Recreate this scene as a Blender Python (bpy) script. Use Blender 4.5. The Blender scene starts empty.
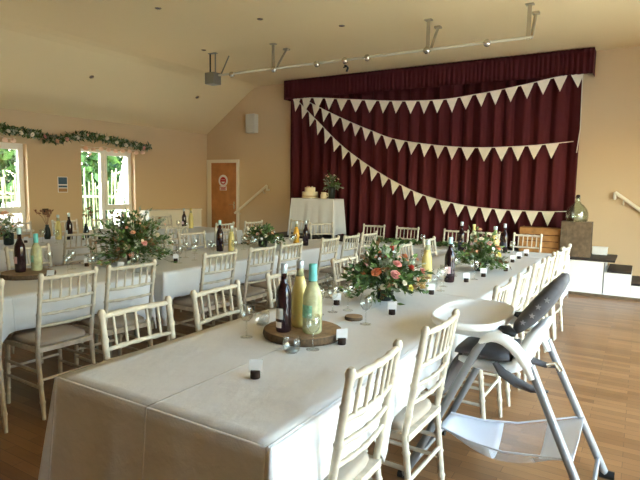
import bpy, bmesh, math, random
from mathutils import Vector, Matrix, noise
random.seed(7)
sc = bpy.context.scene
COL = sc.collection
PI = math.pi
def R(d): return math.radians(d)

# ------------------------------------------------------------------ materials
MATS = {}
def mat(name, col, rough=.6, metal=0, spec=.3, trans=0, ior=1.45, var=0, vscale=8, bump=0, bscale=40, alpha=1, sub=0, sheen=0):
    m = bpy.data.materials.new(name); m.use_nodes = True
    nt = m.node_tree; b = nt.nodes['Principled BSDF']
    b.inputs['Base Color'].default_value = (*col, 1)
    b.inputs['Roughness'].default_value = rough
    b.inputs['Metallic'].default_value = metal
    b.inputs['Specular IOR Level'].default_value = spec
    b.inputs['Transmission Weight'].default_value = trans
    b.inputs['IOR'].default_value = ior
    if sheen: b.inputs['Sheen Weight'].default_value = sheen
    tc = nt.nodes.new('ShaderNodeTexCoord')
    if var:
        n = nt.nodes.new('ShaderNodeTexNoise'); n.inputs['Scale'].default_value = vscale; n.inputs['Detail'].default_value = 5
        nt.links.new(tc.outputs['Object'], n.inputs['Vector'])
        r = nt.nodes.new('ShaderNodeValToRGB')
        r.color_ramp.elements[0].position = .3; r.color_ramp.elements[1].position = .7
        r.color_ramp.elements[0].color = (*[c*(1-var) for c in col], 1)
        r.color_ramp.elements[1].color = (*[min(1, c*(1+var)) for c in col], 1)
        nt.links.new(n.outputs['Fac'], r.inputs['Fac']); nt.links.new(r.outputs['Color'], b.inputs['Base Color'])
    if bump:
        n = nt.nodes.new('ShaderNodeTexNoise'); n.inputs['Scale'].default_value = bscale; n.inputs['Detail'].default_value = 4
        nt.links.new(tc.outputs['Object'], n.inputs['Vector'])
        bp = nt.nodes.new('ShaderNodeBump'); bp.inputs['Strength'].default_value = bump; bp.inputs['Distance'].default_value = .01
        nt.links.new(n.outputs['Fac'], bp.inputs['Height']); nt.links.new(bp.outputs['Normal'], b.inputs['Normal'])
    MATS[name] = m
    return m

def leafmat(name, c0, c1, scale=14):
    m = mat(name, c0, .5, spec=.25)
    nt = m.node_tree; b = nt.nodes['Principled BSDF']
    tc = nt.nodes.new('ShaderNodeTexCoord'); n = nt.nodes.new('ShaderNodeTexNoise'); n.inputs['Scale'].default_value = scale; n.inputs['Detail'].default_value = 3
    r = nt.nodes.new('ShaderNodeValToRGB'); r.color_ramp.elements[0].position = .35; r.color_ramp.elements[1].position = .65
    r.color_ramp.elements[0].color = (*c0, 1); r.color_ramp.elements[1].color = (*c1, 1)
    nt.links.new(tc.outputs['Object'], n.inputs['Vector']); nt.links.new(n.outputs['Fac'], r.inputs['Fac']); nt.links.new(r.outputs['Color'], b.inputs['Base Color'])
    return m

WALL = mat('wall_paint', (.60, .44, .265), .85, spec=.15, bump=.06, bscale=60)
CEIL = mat('ceiling_paint', (.76, .60, .34), .9, spec=.1, bump=.04, bscale=50)
TRIM = mat('trim_cream', (.80, .72, .56), .5)
WHITE = mat('white_gloss_panel', (.80, .78, .73), .4)
TREAD = mat('black_tread', (.03, .022, .018), .55)
DOORW = mat('door_wood', (.48, .21, .075), .45, var=.15, vscale=6)
CURT = mat('burgundy_velvet', (.088, .018, .020), .9, spec=.08)
PELM = mat('burgundy_pelmet', (.068, .014, .016), .9, spec=.08)
PENN = mat('cream_pennant', (.80, .72, .58), .85, spec=.1, var=.06)
RIB = mat('white_ribbon', (.72, .64, .52), .8)
CHAIRM = mat('limewash_wood', (.57, .50, .39), .45, var=.18, vscale=22, bump=.05, bscale=90)
SEATM = mat('beige_seat_pad', (.40, .335, .265), .8, var=.06)
METALW = mat('white_metal_bar', (.62, .56, .43), .4)
BRKT = mat('bracket_tan_metal', (.34, .28, .18), .45)
METALG = mat('grey_metal', (.28, .27, .22), .4, metal=.6)
STEEL = mat('polished_steel', (.62, .58, .50), .25, metal=.9)
BLACK = mat('black_plastic', (.015, .014, .013), .45)
DKPOT = mat('dark_pot', (.02, .024, .02), .35)
CARD = mat('white_card', (.82, .82, .82), .7)
LOGB = mat('dark_bark', (.035, .018, .012), .8, var=.3, vscale=60)
BARK = mat('log_bark', (.13, .085, .05), .9, var=.4, vscale=40, bump=.4, bscale=60)
CUT = mat('log_cut_face', (.30, .19, .105), .6, var=.25, vscale=25)
LEAF1 = leafmat('leaf_dark', (.04, .08, .025), (.13, .20, .065))
LEAF2 = leafmat('leaf_fresh', (.07, .14, .035), (.20, .30, .09))
LEAF3 = leafmat('leaf_eucalyptus', (.16, .20, .13), (.40, .44, .32))
LEAFB = leafmat('leaf_bronze', (.14, .075, .03), (.30, .18, .08))
PEACH = mat('bloom_peach', (.80, .30, .15), .7, var=.12, vscale=60)
PINK = mat('bloom_pink', (.78, .36, .33), .7, var=.12, vscale=60)
CORAL = mat('bloom_coral', (.62, .12, .09), .7, var=.12, vscale=60)
YELL = mat('bloom_yellow', (.72, .62, .14), .7)
CREAMB = mat('bloom_cream', (.80, .72, .58), .7)
BLUSH = mat('bloom_blush', (.85, .52, .36), .7)
DRIED = mat('dried_brown', (.25, .12, .07), .8)
DKGL = mat('dark_bottle_glass', (.018, .006, .008), .08, spec=.6)
YLIQ = mat('cloudy_lemonade', (.76, .62, .24), .1, spec=.5, trans=.2, ior=1.33)
AMB = mat('amber_juice', (.68, .36, .05), .12, spec=.5)
GLIQ = mat('pale_cordial', (.66, .66, .40), .08, spec=.5, trans=.45, ior=1.33, var=.25, vscale=25)
TEAL = mat('teal_cap', (.16, .52, .50), .35)
SILV = mat('silver_cap', (.55, .62, .66), .3, metal=.5)
PALEBL = mat('pale_blue_cap', (.45, .66, .68), .35)
LABELM = mat('bottle_label', (.55, .58, .60), .6)
LABELD = mat('bottle_label_dark', (.05, .045, .07), .5)
LABELP = mat('bottle_label_pink', (.70, .50, .55), .6)
LABELG = mat('bottle_label_green', (.25, .52, .36), .6, var=.4, vscale=45)
CRATE1 = mat('aged_crate_wood', (.14, .095, .055), .8, var=.3, vscale=14)
CRATE2 = mat('orange_crate_wood', (.36, .17, .055), .7, var=.25, vscale=10)
ICING = mat('cream_icing', (.84, .73, .50), .6)
CAKEG = mat('cake_band', (.50, .34, .16), .6)
HCGREY = mat('grey_tube', (.24, .24, .25), .35, metal=.3)
HCWHITE = mat('white_plastic', (.82, .82, .80), .3, spec=.5)
HCFAB = mat('charcoal_padded_cover', (.085, .08, .085), .6, var=.15, vscale=30, bump=.15, bscale=60)
HCSTAR = mat('pale_star_print', (.30, .29, .30), .6)
HCBAG = mat('white_mesh_basket', (.72, .72, .74), .8)
HCBAG.node_tree.nodes['Principled BSDF'].inputs['Alpha'].default_value = .75
HCNET = mat('clear_net', (.72, .72, .74), .7)
HCNET.node_tree.nodes['Principled BSDF'].inputs['Alpha'].default_value = .15
SPK = mat('speaker_grey', (.52, .48, .40), .6)
REDM = mat('sign_red', (.48, .03, .04), .5)
BLUEP = mat('poster_blue', (.06, .11, .17), .5)
OCHP = mat('poster_ochre', (.40, .22, .09), .5)
FRAMEW = mat('window_frame_cream', (.82, .78, .68), .4)
TABLEW = mat('table_ply', (.30, .20, .11), .6)
GRASS = mat('ground_outside', (.60, .58, .50), .9, var=.15, vscale=2)
FENCEM = mat('pale_stick_fence', (.30, .31, .16), .9, var=.3, vscale=6)
HEDGE = leafmat('hedge_leaf', (.012, .04, .007), (.085, .16, .032), 2.5)
TRUNK = mat('pale_trunk', (.80, .76, .66), .9)
EXTW = mat('outside_white_rail', (.8, .8, .78), .6)
DARKSOCK = mat('dark_socket', (.09, .05, .03), .5)
LAMP = mat('fairy_light_shade', (.86, .60, .44), .6)

# thin clear glass (no refraction, so daylight passes)
def thin_glass(name, tint, refl):
    m = bpy.data.materials.new(name); m.use_nodes = True
    nt = m.node_tree; nt.nodes.clear()
    o = nt.nodes.new('ShaderNodeOutputMaterial'); mx = nt.nodes.new('ShaderNodeMixShader')
    t = nt.nodes.new('ShaderNodeBsdfTransparent'); g = nt.nodes.new('ShaderNodeBsdfGlossy')
    t.inputs['Color'].default_value = (*tint, 1); g.inputs['Roughness'].default_value = .03
    f0 = nt.nodes.new('ShaderNodeLayerWeight'); f0.inputs['Blend'].default_value = .5
    pw = nt.nodes.new('ShaderNodeMath'); pw.operation = 'POWER'; pw.inputs[1].default_value = 3
    f = nt.nodes.new('ShaderNodeMath'); f.operation = 'MULTIPLY_ADD'; f.inputs[1].default_value = refl; f.inputs[2].default_value = .09
    nt.links.new(f0.outputs['Facing'], pw.inputs[0]); nt.links.new(pw.outputs[0], f.inputs[0])
    nt.links.new(f.outputs[0], mx.inputs['Fac']); nt.links.new(t.outputs[0], mx.inputs[1]); nt.links.new(g.outputs[0], mx.inputs[2])
    nt.links.new(mx.outputs[0], o.inputs['Surface'])
    return m
PANE = thin_glass('window_glass', (.98, .99, .98), .5)
DEMI = thin_glass('green_demijohn_glass', (.87, .92, .88), .8)
GLASS = thin_glass('drinking_glass', (.97, .98, .97), .45)

# floor: strip wood
FLOORM = bpy.data.materials.new('oak_strip_floor'); FLOORM.use_nodes = True
nt = FLOORM.node_tree; b = nt.nodes['Principled BSDF']
tc = nt.nodes.new('ShaderNodeTexCoord')
br = nt.nodes.new('ShaderNodeTexBrick'); br.inputs['Scale'].default_value = 1
br.inputs['Brick Width'].default_value = .55; br.inputs['Row Height'].default_value = .068; br.inputs['Mortar Size'].default_value = .0012
br.inputs['Color1'].default_value = (.34, .175, .072, 1); br.inputs['Color2'].default_value = (.21, .10, .038, 1); br.inputs['Mortar'].default_value = (.10, .05, .022, 1)
br.offset_frequency = 2; br.offset = .37
nt.links.new(tc.outputs['Object'], br.inputs['Vector'])
mp = nt.nodes.new('ShaderNodeMapping'); mp.inputs['Scale'].default_value = (2, 26, 1); nt.links.new(tc.outputs['Object'], mp.inputs['Vector'])
nz = nt.nodes.new('ShaderNodeTexNoise'); nz.inputs['Scale'].default_value = 3; nz.inputs['Detail'].default_value = 6; nt.links.new(mp.outputs[0], nz.inputs['Vector'])
mx = nt.nodes.new('ShaderNodeMixRGB'); mx.blend_type = 'MULTIPLY'; mx.inputs[0].default_value = .55
rp = nt.nodes.new('ShaderNodeValToRGB'); rp.color_ramp.elements[0].color = (.6, .55, .5, 1); rp.color_ramp.elements[1].color = (1.2, 1.15, 1.1, 1)
nt.links.new(nz.outputs['Fac'], rp.inputs['Fac']); nt.links.new(br.outputs['Color'], mx.inputs[1]); nt.links.new(rp.outputs['Color'], mx.inputs[2])
nt.links.new(mx.outputs[0], b.inputs['Base Color'])
b.inputs['Roughness'].default_value = .32; b.inputs['Specular IOR Level'].default_value = .38

# table linen with pressed fold lines
def linen(name, col):
    m = mat(name, col, .9, spec=.08)
    nt = m.node_tree; b = nt.nodes['Principled BSDF']
    tc = nt.nodes.new('ShaderNodeTexCoord')
    br = nt.nodes.new('ShaderNodeTexBrick'); br.offset = 0; br.inputs['Scale'].default_value = 1
    br.inputs['Brick Width'].default_value = .51; br.inputs['Row Height'].default_value = 9.0; br.inputs['Mortar Size'].default_value = .006; br.inputs['Mortar Smooth'].default_value = 1
    br.inputs['Color1'].default_value = br.inputs['Color2'].default_value = (0, 0, 0, 1); br.inputs['Mortar'].default_value = (1, 1, 1, 1)
    nt.links.new(tc.outputs['Object'], br.inputs['Vector'])
    n = nt.nodes.new('ShaderNodeTexNoise'); n.inputs['Scale'].default_value = 7; n.inputs['Detail'].default_value = 5
    mp = nt.nodes.new('ShaderNodeMapping'); mp.inputs['Scale'].default_value = (1, .5, 1); nt.links.new(tc.outputs['Object'], mp.inputs['Vector']); nt.links.new(mp.outputs[0], n.inputs['Vector'])
    ad = nt.nodes.new('ShaderNodeMath'); ad.operation = 'MULTIPLY_ADD'; ad.inputs[1].default_value = .45
    nt.links.new(br.outputs['Color'], ad.inputs[0]); nt.links.new(n.outputs['Fac'], ad.inputs[2])
    bp = nt.nodes.new('ShaderNodeBump'); bp.inputs['Strength'].default_value = .55; bp.inputs['Distance'].default_value = .02
    nt.links.new(ad.outputs[0], bp.inputs['Height']); nt.links.new(bp.outputs['Normal'], b.inputs['Normal'])
    return m
LINEN = linen('white_table_linen', (.70, .695, .69))

# ------------------------------------------------------------------ mesh builder
class MB:
    def __init__(s): s.v = []; s.f = []; s.sm = []
    def add(s, vs, fs, smooth=False, M=None):
        o = len(s.v)
        for p in vs:
            p = Vector(p)
            s.v.append(tuple(M @ p) if M else tuple(p))
        for f in fs: s.f.append(tuple(i+o for i in f)); s.sm.append(smooth)
        return s
    def box(s, x0, x1, y0, y1, z0, z1, M=None, bev=0):
        if bev:
            bm = bmesh.new(); bmesh.ops.create_cube(bm, size=1)
            for v in bm.verts: v.co = Vector(((x0+x1)/2+v.co.x*(x1-x0), (y0+y1)/2+v.co.y*(y1-y0), (z0+z1)/2+v.co.z*(z1-z0)))
            bmesh.ops.bevel(bm, geom=bm.edges[:], offset=bev, segments=2, affect='EDGES', profile=.5)
            bm.verts.index_update()
            s.add([v.co for v in bm.verts], [[v.index for v in f.verts] for f in bm.faces], False, M); bm.free(); return s
        vs = [(x, y, z) for x in (x0, x1) for y in (y0, y1) for z in (z0, z1)]
        return s.add(vs, [(0,1,3,2),(4,6,7,5),(0,4,5,1),(2,3,7,6),(0,2,6,4),(1,5,7,3)], False, M)
    def tube(s, pts, r, n=8, cap=True, M=None, smooth=True, flat=None):
        pts = [Vector(p) for p in pts]
        rs = r if isinstance(r, (list, tuple)) else [r]*len(pts)
        vs = []; fs = []
        up = None
        for i, p in enumerate(pts):
            t = (pts[min(i+1, len(pts)-1)]-pts[max(i-1, 0)])
            if t.length < 1e-9: t = Vector((0,0,1))
            t.normalize()
            if up is None:
                up = Vector((0,0,1)) if abs(t.z) < .9 else Vector((1,0,0))
            a = t.cross(up)
            if a.length < 1e-4: a = t.cross(Vector((0,1,0)))
            a.normalize(); bb = a.cross(t).normalized(); up = bb
            for k in range(n):
                an = 2*PI*k/n
                fa = flat if flat else 1
                vs.append(p + a*(math.cos(an)*rs[i]) + bb*(math.sin(an)*rs[i]*fa))
        for i in range(len(pts)-1):
            for k in range(n):
                fs.append((i*n+k, i*n+(k+1) % n, (i+1)*n+(k+1) % n, (i+1)*n+k))
        s.add(vs, fs, smooth, M)
        if cap:
            s.add(vs[:n], [tuple(range(n))[::-1]], False, M); s.add(vs[-n:], [tuple(range(n))], False, M)
        return s
    def lathe(s, prof, c=(0,0,0), n=20, M=None, smooth=True, sx=1, sy=1):
        vs = []; fs = []
        for (r, z) in prof:
            for k in range(n):
                a = 2*PI*k/n; vs.append((c[0]+r*sx*math.cos(a), c[1]+r*sy*math.sin(a), c[2]+z))
        for i in range(len(prof)-1):
            for k in range(n): fs.append((i*n+k, i*n+(k+1) % n, (i+1)*n+(k+1) % n, (i+1)*n+k))
        if prof[0][0] > 1e-5: fs.append(tuple(range(n))[::-1])
        if prof[-1][0] > 1e-5: fs.append(tuple((len(prof)-1)*n+k for k in range(n)))
        return s.add(vs, fs, smooth, M)
    def ball(s, c, r, n=10, sq=(1,1,1), M=None):
        prof = []
        m = max(4, n//2)
        vs = []; fs = []
        for i in range(m+1):
            th = -PI/2+PI*i/m
            for k in range(n):
                a = 2*PI*k/n
                vs.append((c[0]+r*sq[0]*math.cos(th)*math.cos(a), c[1]+r*sq[1]*math.cos(th)*math.sin(a), c[2]+r*sq[2]*math.sin(th)))
        for i in range(m):
            for k in range(n): fs.append((i*n+k, i*n+(k+1) % n, (i+1)*n+(k+1) % n, (i+1)*n+k))
        return s.add(vs, fs, True, M)
    def prism(s, poly, axis, a0, a1, M=None):
        def P(u, v, w): return {'x': (w,u,v), 'y': (u,w,v), 'z': (u,v,w)}[axis]
        n = len(poly)
        vs = [P(u, v, a0) for u, v in poly]+[P(u, v, a1) for u, v in poly]
        fs = [tuple(range(n))[::-1], tuple(range(n, 2*n))]+[(i, (i+1) % n, n+(i+1) % n, n+i) for i in range(n)]
        return s.add(vs, fs, False, M)
    def leaf(s, p, d, L, W, curl=.2):
        d = Vector(d).normalized(); side = d.cross(Vector((random.uniform(-1,1), random.uniform(-1,1), random.uniform(-.3,1))))
        if side.length < .05: side = d.orthogonal()
        side.normalize(); nn = side.cross(d)
        p = Vector(p)
        m1 = p+d*L*.45
        s.add([p, m1+side*W+nn*W*curl, m1-nn*W*.15, m1-side*W+nn*W*curl, p+d*L-nn*L*curl*.6], [(0,1,2),(0,2,3),(1,4,2),(2,4,3)], True)
        return s
    def build(s, name, m, parent=None, loc=None):
        me = bpy.data.meshes.new(name); me.from_pydata(s.v, [], s.f)
        for p, q in zip(me.polygons, s.sm): p.use_smooth = q
        me.materials.append(m); me.validate(); me.update()
        bm = bmesh.new(); bm.from_mesh(me); bmesh.ops.recalc_face_normals(bm, faces=bm.faces); bm.to_mesh(me); bm.free()
        o = bpy.data.objects.new(name, me); COL.objects.link(o)
        if parent: o.parent = parent
        if loc: o.location = loc
        return o

def tag(o, label, cat, group=None, kind=None):
    if label: o['label'] = label
    if cat: o['category'] = cat
    if group: o['group'] = group
    if kind: o['kind'] = kind
    return o
def thing(name, label, cat, loc=(0,0,0), rz=0, group=None):
    o = bpy.data.objects.new(name, None); COL.objects.link(o); o.location = loc; o.rotation_euler = (0,0,rz)
    o.empty_display_size = .1
    return tag(o, label, cat, group)
KIDS = {}
def kids(o): return [c for c in bpy.data.objects if c.parent == o]
def copy_tree(o, parent=None, cache={}):
    key = o.name
    if key not in cache: cache[key] = kids(o)
    c = o.copy(); COL.objects.link(c)
    if parent: c.parent = parent
    for ch in cache[key]: copy_tree(ch, c)
    return c
def dup(proto, used, loc, rz, label, group=None):
    if proto.name not in used: used.add(proto.name); o = proto
    else: o = copy_tree(proto)
    o.location = loc; o.rotation_euler = (0,0,rz); o['label'] = label
    if group: o['group'] = group
    return o
USED = set()
def struct(name, mb, m, parent=None):
    o = mb.build(name, m, parent)
    if not parent: o['kind'] = 'structure'
    return o

# ------------------------------------------------------------------ the room
XL, XR, YF, YB = -8.6, 1.6, -3.6, 9.1
ZE, ZC, XS, XSR = 2.62, 3.57, -7.22, .22
T = .25
struct('floor', MB().box(XL-T, XR+T, YF-T, YB+T, -.15, 0), FLOORM)
struct('ceiling', MB().prism([(XL-T, ZE-.17), (XL, ZE), (XS-.12, ZC-.085), (XS, ZC-.03), (XS+.14, ZC), (XSR-.14, ZC), (XSR, ZC-.03), (XSR+.12, ZC-.085), (XR, ZE), (XR+T, ZE-.17), (XR+T, ZC+.2), (XL-T, ZC+.2)], 'y', YF-T, YB+T), CEIL)
gable = [(XL, 0), (XL, ZE+.0), (XS, ZC), (XSR, ZC), (XR, ZE), (XR, 0)]
gableE = [(XL-T, -.1), (XL-T, ZE), (XS, ZC+.1), (XSR, ZC+.1), (XR+T, ZE), (XR+T, -.1)]
struct('wall_back', MB().prism(gableE, 'y', YB, YB+T), WALL)
struct('wall_front', MB().prism(gableE, 'y', YF-T, YF), WALL)
def side_wall(name, x0, x1, ops):
    mb = MB(); y = YF
    for (a, b2, z0, z1) in ops:
        mb.box(x0, x1, y, a, 0, ZE); mb.box(x0, x1, a, b2, 0, z0); mb.box(x0, x1, a, b2, z1, ZE); y = b2
    mb.box(x0, x1, y, YB, 0, ZE)
    struct(name, mb, WALL)
WL = [(1.52, 2.72, .70, 2.10), (3.72, 4.93, .70, 2.10), (5.9, 7.07, .56, 2.10)]
WR = [(.9, 2.9, .10, 2.5), (3.5, 5.5, .10, 2.5), (5.8, 7.3, .10, 2.5)]
side_wall('wall_left', XL-T, XL, WL)
side_wall('wall_right', XR, XR+T, WR)
struct('baseboard_left', MB().box(XL, XL+.018, YF, YB, 0, .12), TRIM)
struct('baseboard_back', MB().box(XL+.02, -6.9, YB-.018, YB, 0, .12), TRIM)
struct('baseboard_right', MB().box(XR-.018, XR, YF, YB, 0, .12), TRIM)

def window(n, xc, y0, y1, z0, z1, layout):
    """frame set back in the reveal; layout lists (mullion y, transoms of each side)"""
    mb = MB(); w = .055; d = .035
    mb.box(xc-d, xc+d, y0, y0+w, z0, z1); mb.box(xc-d, xc+d, y1-w, y1, z0, z1)
    mb.box(xc-d, xc+d, y0+w, y1-w, z0, z0+w); mb.box(xc-d, xc+d, y0+w, y1-w, z1-w, z1)
    for m in layout['mull']: mb.box(xc-d, xc+d, m-.035, m+.035, z0+w, z1-w)
    o = struct('window_%d' % n, mb, FRAMEW)
    for (a, b2, zz) in layout.get('tran', []): MB().box(xc-d*.9, xc+d*.9, a, b2, zz-.03, zz+.03).build('transom', FRAMEW, o)
    for (a, b2, c, e) in layout.get('sash', []):
        s = MB(); q = .045; f = xc+.03*(1 if xc < 0 else -1)
        s.box(f-.03, f+.03, a, a+q, c, e).box(f-.03, f+.03, b2-q, b2, c, e).box(f-.03, f+.03, a+q, b2-q, c, c+q).box(f-.03, f+.03, a+q, b2-q, e-q, e)
        s.build('sash', FRAMEW, o)
    MB().box(xc-.004, xc+.004, y0+.03, y1-.03, z0+.03, z1-.03).build('pane', PANE, o)
    return o
w1 = window(1, XL-.15, *WL[1], dict(mull=[4.3], tran=[(4.335, 4.875, 1.0)], sash=[(4.335, 4.88, 1.03, 2.045)]))
MB().box(XL-.12, XL+.06, 3.68, 4.97, .665, .70, bev=.008).build('window_sill', TRIM, w1)
w2 = window(2, XL-.15, *WL[2], dict(mull=[6.42], tran=[(6.455, 7.02, 1.0)], sash=[(6.455, 7.02, 1.03, 2.045)]))
MB().box(XL-.12, XL+.06, 5.86, 7.11, .525, .56, bev=.008).build('window_sill', TRIM, w2)
for i, w in enumerate(WL[:1]): window(6+i, XL-.15, *w, dict(mull=[(w[0]+w[1])/2]))
for i, w in enumerate(WR): window(3+i, XR+.15, *w, dict(mull=[(w[0]+w[1])/2]))

# back wall door
DX0, DX1, DZ = -8.45, -7.70, 1.97
fr = MB().box(DX0-.12, DX0, YB-.04, YB, 0, DZ+.07).box(DX1, DX1+.06, YB-.04, YB, 0, DZ+.07).box(DX0, DX1, YB-.04, YB, DZ, DZ+.07)
d = MB().box(DX0, DX1, YB-.025, YB, .005, DZ).build('door_1', DOORW); d['kind'] = 'structure'
fr.build('door_frame', TRIM, d)
MB().box(DX1-.09, DX1-.05, YB-.033, YB-.025, .95, 1.11).tube([(DX1-.07, YB-.03, 1.04), (DX1-.07, YB-.075, 1.04), (DX1-.18, YB-.075, 1.04)], .009).build('door_handle', STEEL, d)
# round warning sign on the door
sg = thing('door_sign', 'round red and white notice on the orange wooden door', 'sign', (-8.09, YB-.026, 1.57))
def disc(r, y0, y1, n=28): return MB().prism([(r*math.cos(2*PI*k/n), r*math.sin(2*PI*k/n)) for k in range(n)], 'y', y0, y1)
disc(.135, -.004, 0).build('backing', CARD, sg)
ring = MB()
for k in range(28):
    a, b2 = 2*PI*k/28, 2*PI*(k+1)/28
    ring.prism([(.085*math.cos(a), .085*math.sin(a)), (.085*math.cos(b2), .085*math.sin(b2)), (.06*math.cos(b2), .06*math.sin(b2)), (.06*math.cos(a), .06*math.sin(a))], 'y', -.007, -.003)
ring.prism([(-.075, -.02), (.075, -.02), (.075, .02), (-.075, .02)], 'y', -.007, -.003)
ring.prism([(-.055, .028), (.055, .028), (.03, .065), (-.03, .065)], 'y', -.007, -.003)
ring.build('red_symbol', REDM, sg)
MB().box(-.1, .1, -.004, 0, -.215, -.125).build('text_plate', CARD, sg)
MB().box(-.085, .085, -.006, -.003, -.155, -.14).box(-.07, .07, -.006, -.003, -.178, -.163).box(-.08, .08, -.006, -.003, -.201, -.186).build('text_lines', REDM, sg)

# stage platform with steps at both ends
SZ = .53; SY = 8.3
st = thing('stage_platform', 'white fronted stage platform with black top and steps along the end wall', 'stage', (0,0,0))
MB().box(-6.3, -.395, SY, YB-.004, 0, SZ-.03).build('front_panel', WHITE, st)
MB().box(-6.33, -.27, SY-.02, YB-.004, SZ-.03, SZ, bev=.006).build('stage_top', TREAD, st)
for (a, b2, h) in ((-.391, -.065, .385), (-.061, .18, .235), (.184, .43, .09)):
    s = MB().box(a, b2+.001, SY, YB-.004, 0, h-.028).build('step', WHITE, st)
    MB().box(a+.03 if a < -.3 else a, b2, SY-.015, YB-.004, h-.028, h, bev=.005).build('tread', TREAD, s)
for (a, b2, h) in ((-6.6, -6.304, .36), (-6.9, -6.604, .18)):
    s = MB().box(a, b2, SY, YB-.004, 0, h-.028).build('step', WHITE, st)
    MB().box(a, b2-.032 if a > -6.65 else b2, SY-.015, YB-.004, h-.028, h, bev=.005).build('tread', TREAD, s)
MB().box(-.40, -.392, SY-.006, SY, .06, SZ-.04).build('panel_joint', TREAD, st)
MB().box(-6.3, .40, SY-.012, SY-.001, 0, .04).build('dark_foot_band', CRATE1, st)  # dark brown band added along the stage foot, where the floor darkens

def handrail(name, label, p0, p1, flip):
    t = thing(name, label, 'handrail', (p0[0], YB, p0[1]))
    q = Vector((p1[0]-p0[0], 0, p1[1]-p0[1]))
    MB().tube([(0, -.085, 0), (q.x, -.085, q.z)], .026, 12).build('rail', TRIM, t)
    for f in (.12, .88):
        MB().tube([(q.x*f, -.085, q.z*f-.02), (q.x*f, -.06, q.z*f-.085), (q.x*f, -.002, q.z*f-.09)], .009, 8).build('bracket', METALW, t)
    MB().tube([(q.x*flip, -.085, q.z*flip), (q.x*flip, -.085, q.z*flip-.09), (q.x*flip, -.003, q.z*flip-.09)], .022, 10).build('return_end', TRIM, t)
handrail('handrail', 'sloping cream handrail on the wall beside the orange wooden door', (-7.70, .86), (-6.82, 1.48), 1)
handrail('handrail', 'sloping cream handrail on the wall right of the glass demijohn', (.62, .74), (-.36, 1.465), 1)

# low cream cupboard under the left wall
cb = thing('low_cupboard', 'long low cream cupboard against the left wall before the door', 'cupboard', (XL+.003, 7.14, 0))
MB().box(0.0, .30, 0, 1.45, .0, .92).build('body', TRIM, cb)
MB().box(0.0, .32, -.01, 1.46, .922, .95, bev=.006).build('worktop', TRIM, cb)
for k in range(3): MB().box(.301, .314, .02+k*.475, .48+k*.475, .08, .90).build('door', TRIM, cb)

# ------------------------------------------------------------------ stage curtain, pelmet, bunting
random.seed(11)
def pleat(x0, x1, z0, z1, yc, amp, per, seed, nz=10, dx=.012, gather=1.0):
    rnd = random.Random(seed); mb = MB(); xs = []; ph = 0
    n = int((x1-x0)/dx); vs = []; fs = []
    P = []
    w = per
    for i in range(n+1):
        x = x0+(x1-x0)*i/n
        if i % 14 == 0: w = per*rnd.uniform(.75, 1.3)
        ph += 2*PI*((x1-x0)/n)/w
        P.append((x, ph))
    for j in range(nz+1):
        z = z1+(z0-z1)*j/nz
        for (x, p) in P:
            a = amp*(.55+.45*j/nz)*(1+.35*noise.noise((x*1.4, z*.5, seed)))
            yy = yc+a*(math.sin(p+.35*noise.noise((x*2, z*.6, seed+5)))+.25*math.sin(2.3*p+1))
            vs.append((x, yy, z))
    for j in range(nz):
        for i in range(n): fs.append((j*(n+1)+i, j*(n+1)+i+1, (j+1)*(n+1)+i+1, (j+1)*(n+1)+i))
    mb.add(vs, fs, True)
    return mb
o = pleat(-6.215, -.88, .545, 3.26, 8.975, .062, .23, 3, nz=14).build('stage_curtain', CURT)
tag(o, 'floor length burgundy stage curtain in deep folds', 'curtain'); CURTAIN = o
so = o.modifiers.new('thick', 'SOLIDIFY'); so.thickness = .006
pl = pleat(-6.24, -.74, 3.19, 3.555, 8.80, .014, .075, 9, nz=5, dx=.009)
pl.add([(-6.24, 8.80, 3.19), (-6.24, 9.09, 3.19), (-6.24, 9.09, 3.555), (-6.24, 8.80, 3.555)], [(0,1,2,3)])
pl.add([(-.74, 8.80, 3.19), (-.74, 9.09, 3.19), (-.74, 9.09, 3.555), (-.74, 8.80, 3.555)], [(0,1,2,3)])
o = pl.build('curtain_pelmet', PELM); tag(o, 'gathered burgundy pelmet across the top of the stage curtain', 'pelmet')
so = o.modifiers.new('thick', 'SOLIDIFY'); so.thickness = .006
cl = MB().tube([(-.885, 8.885, 3.21), (-.87, 8.885, 2.4), (-.90, 8.885, 2.05)], .008, 6).build('curtain_cord', RIB, CURTAIN); cl['label'] = 'thin cream cord'

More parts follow.
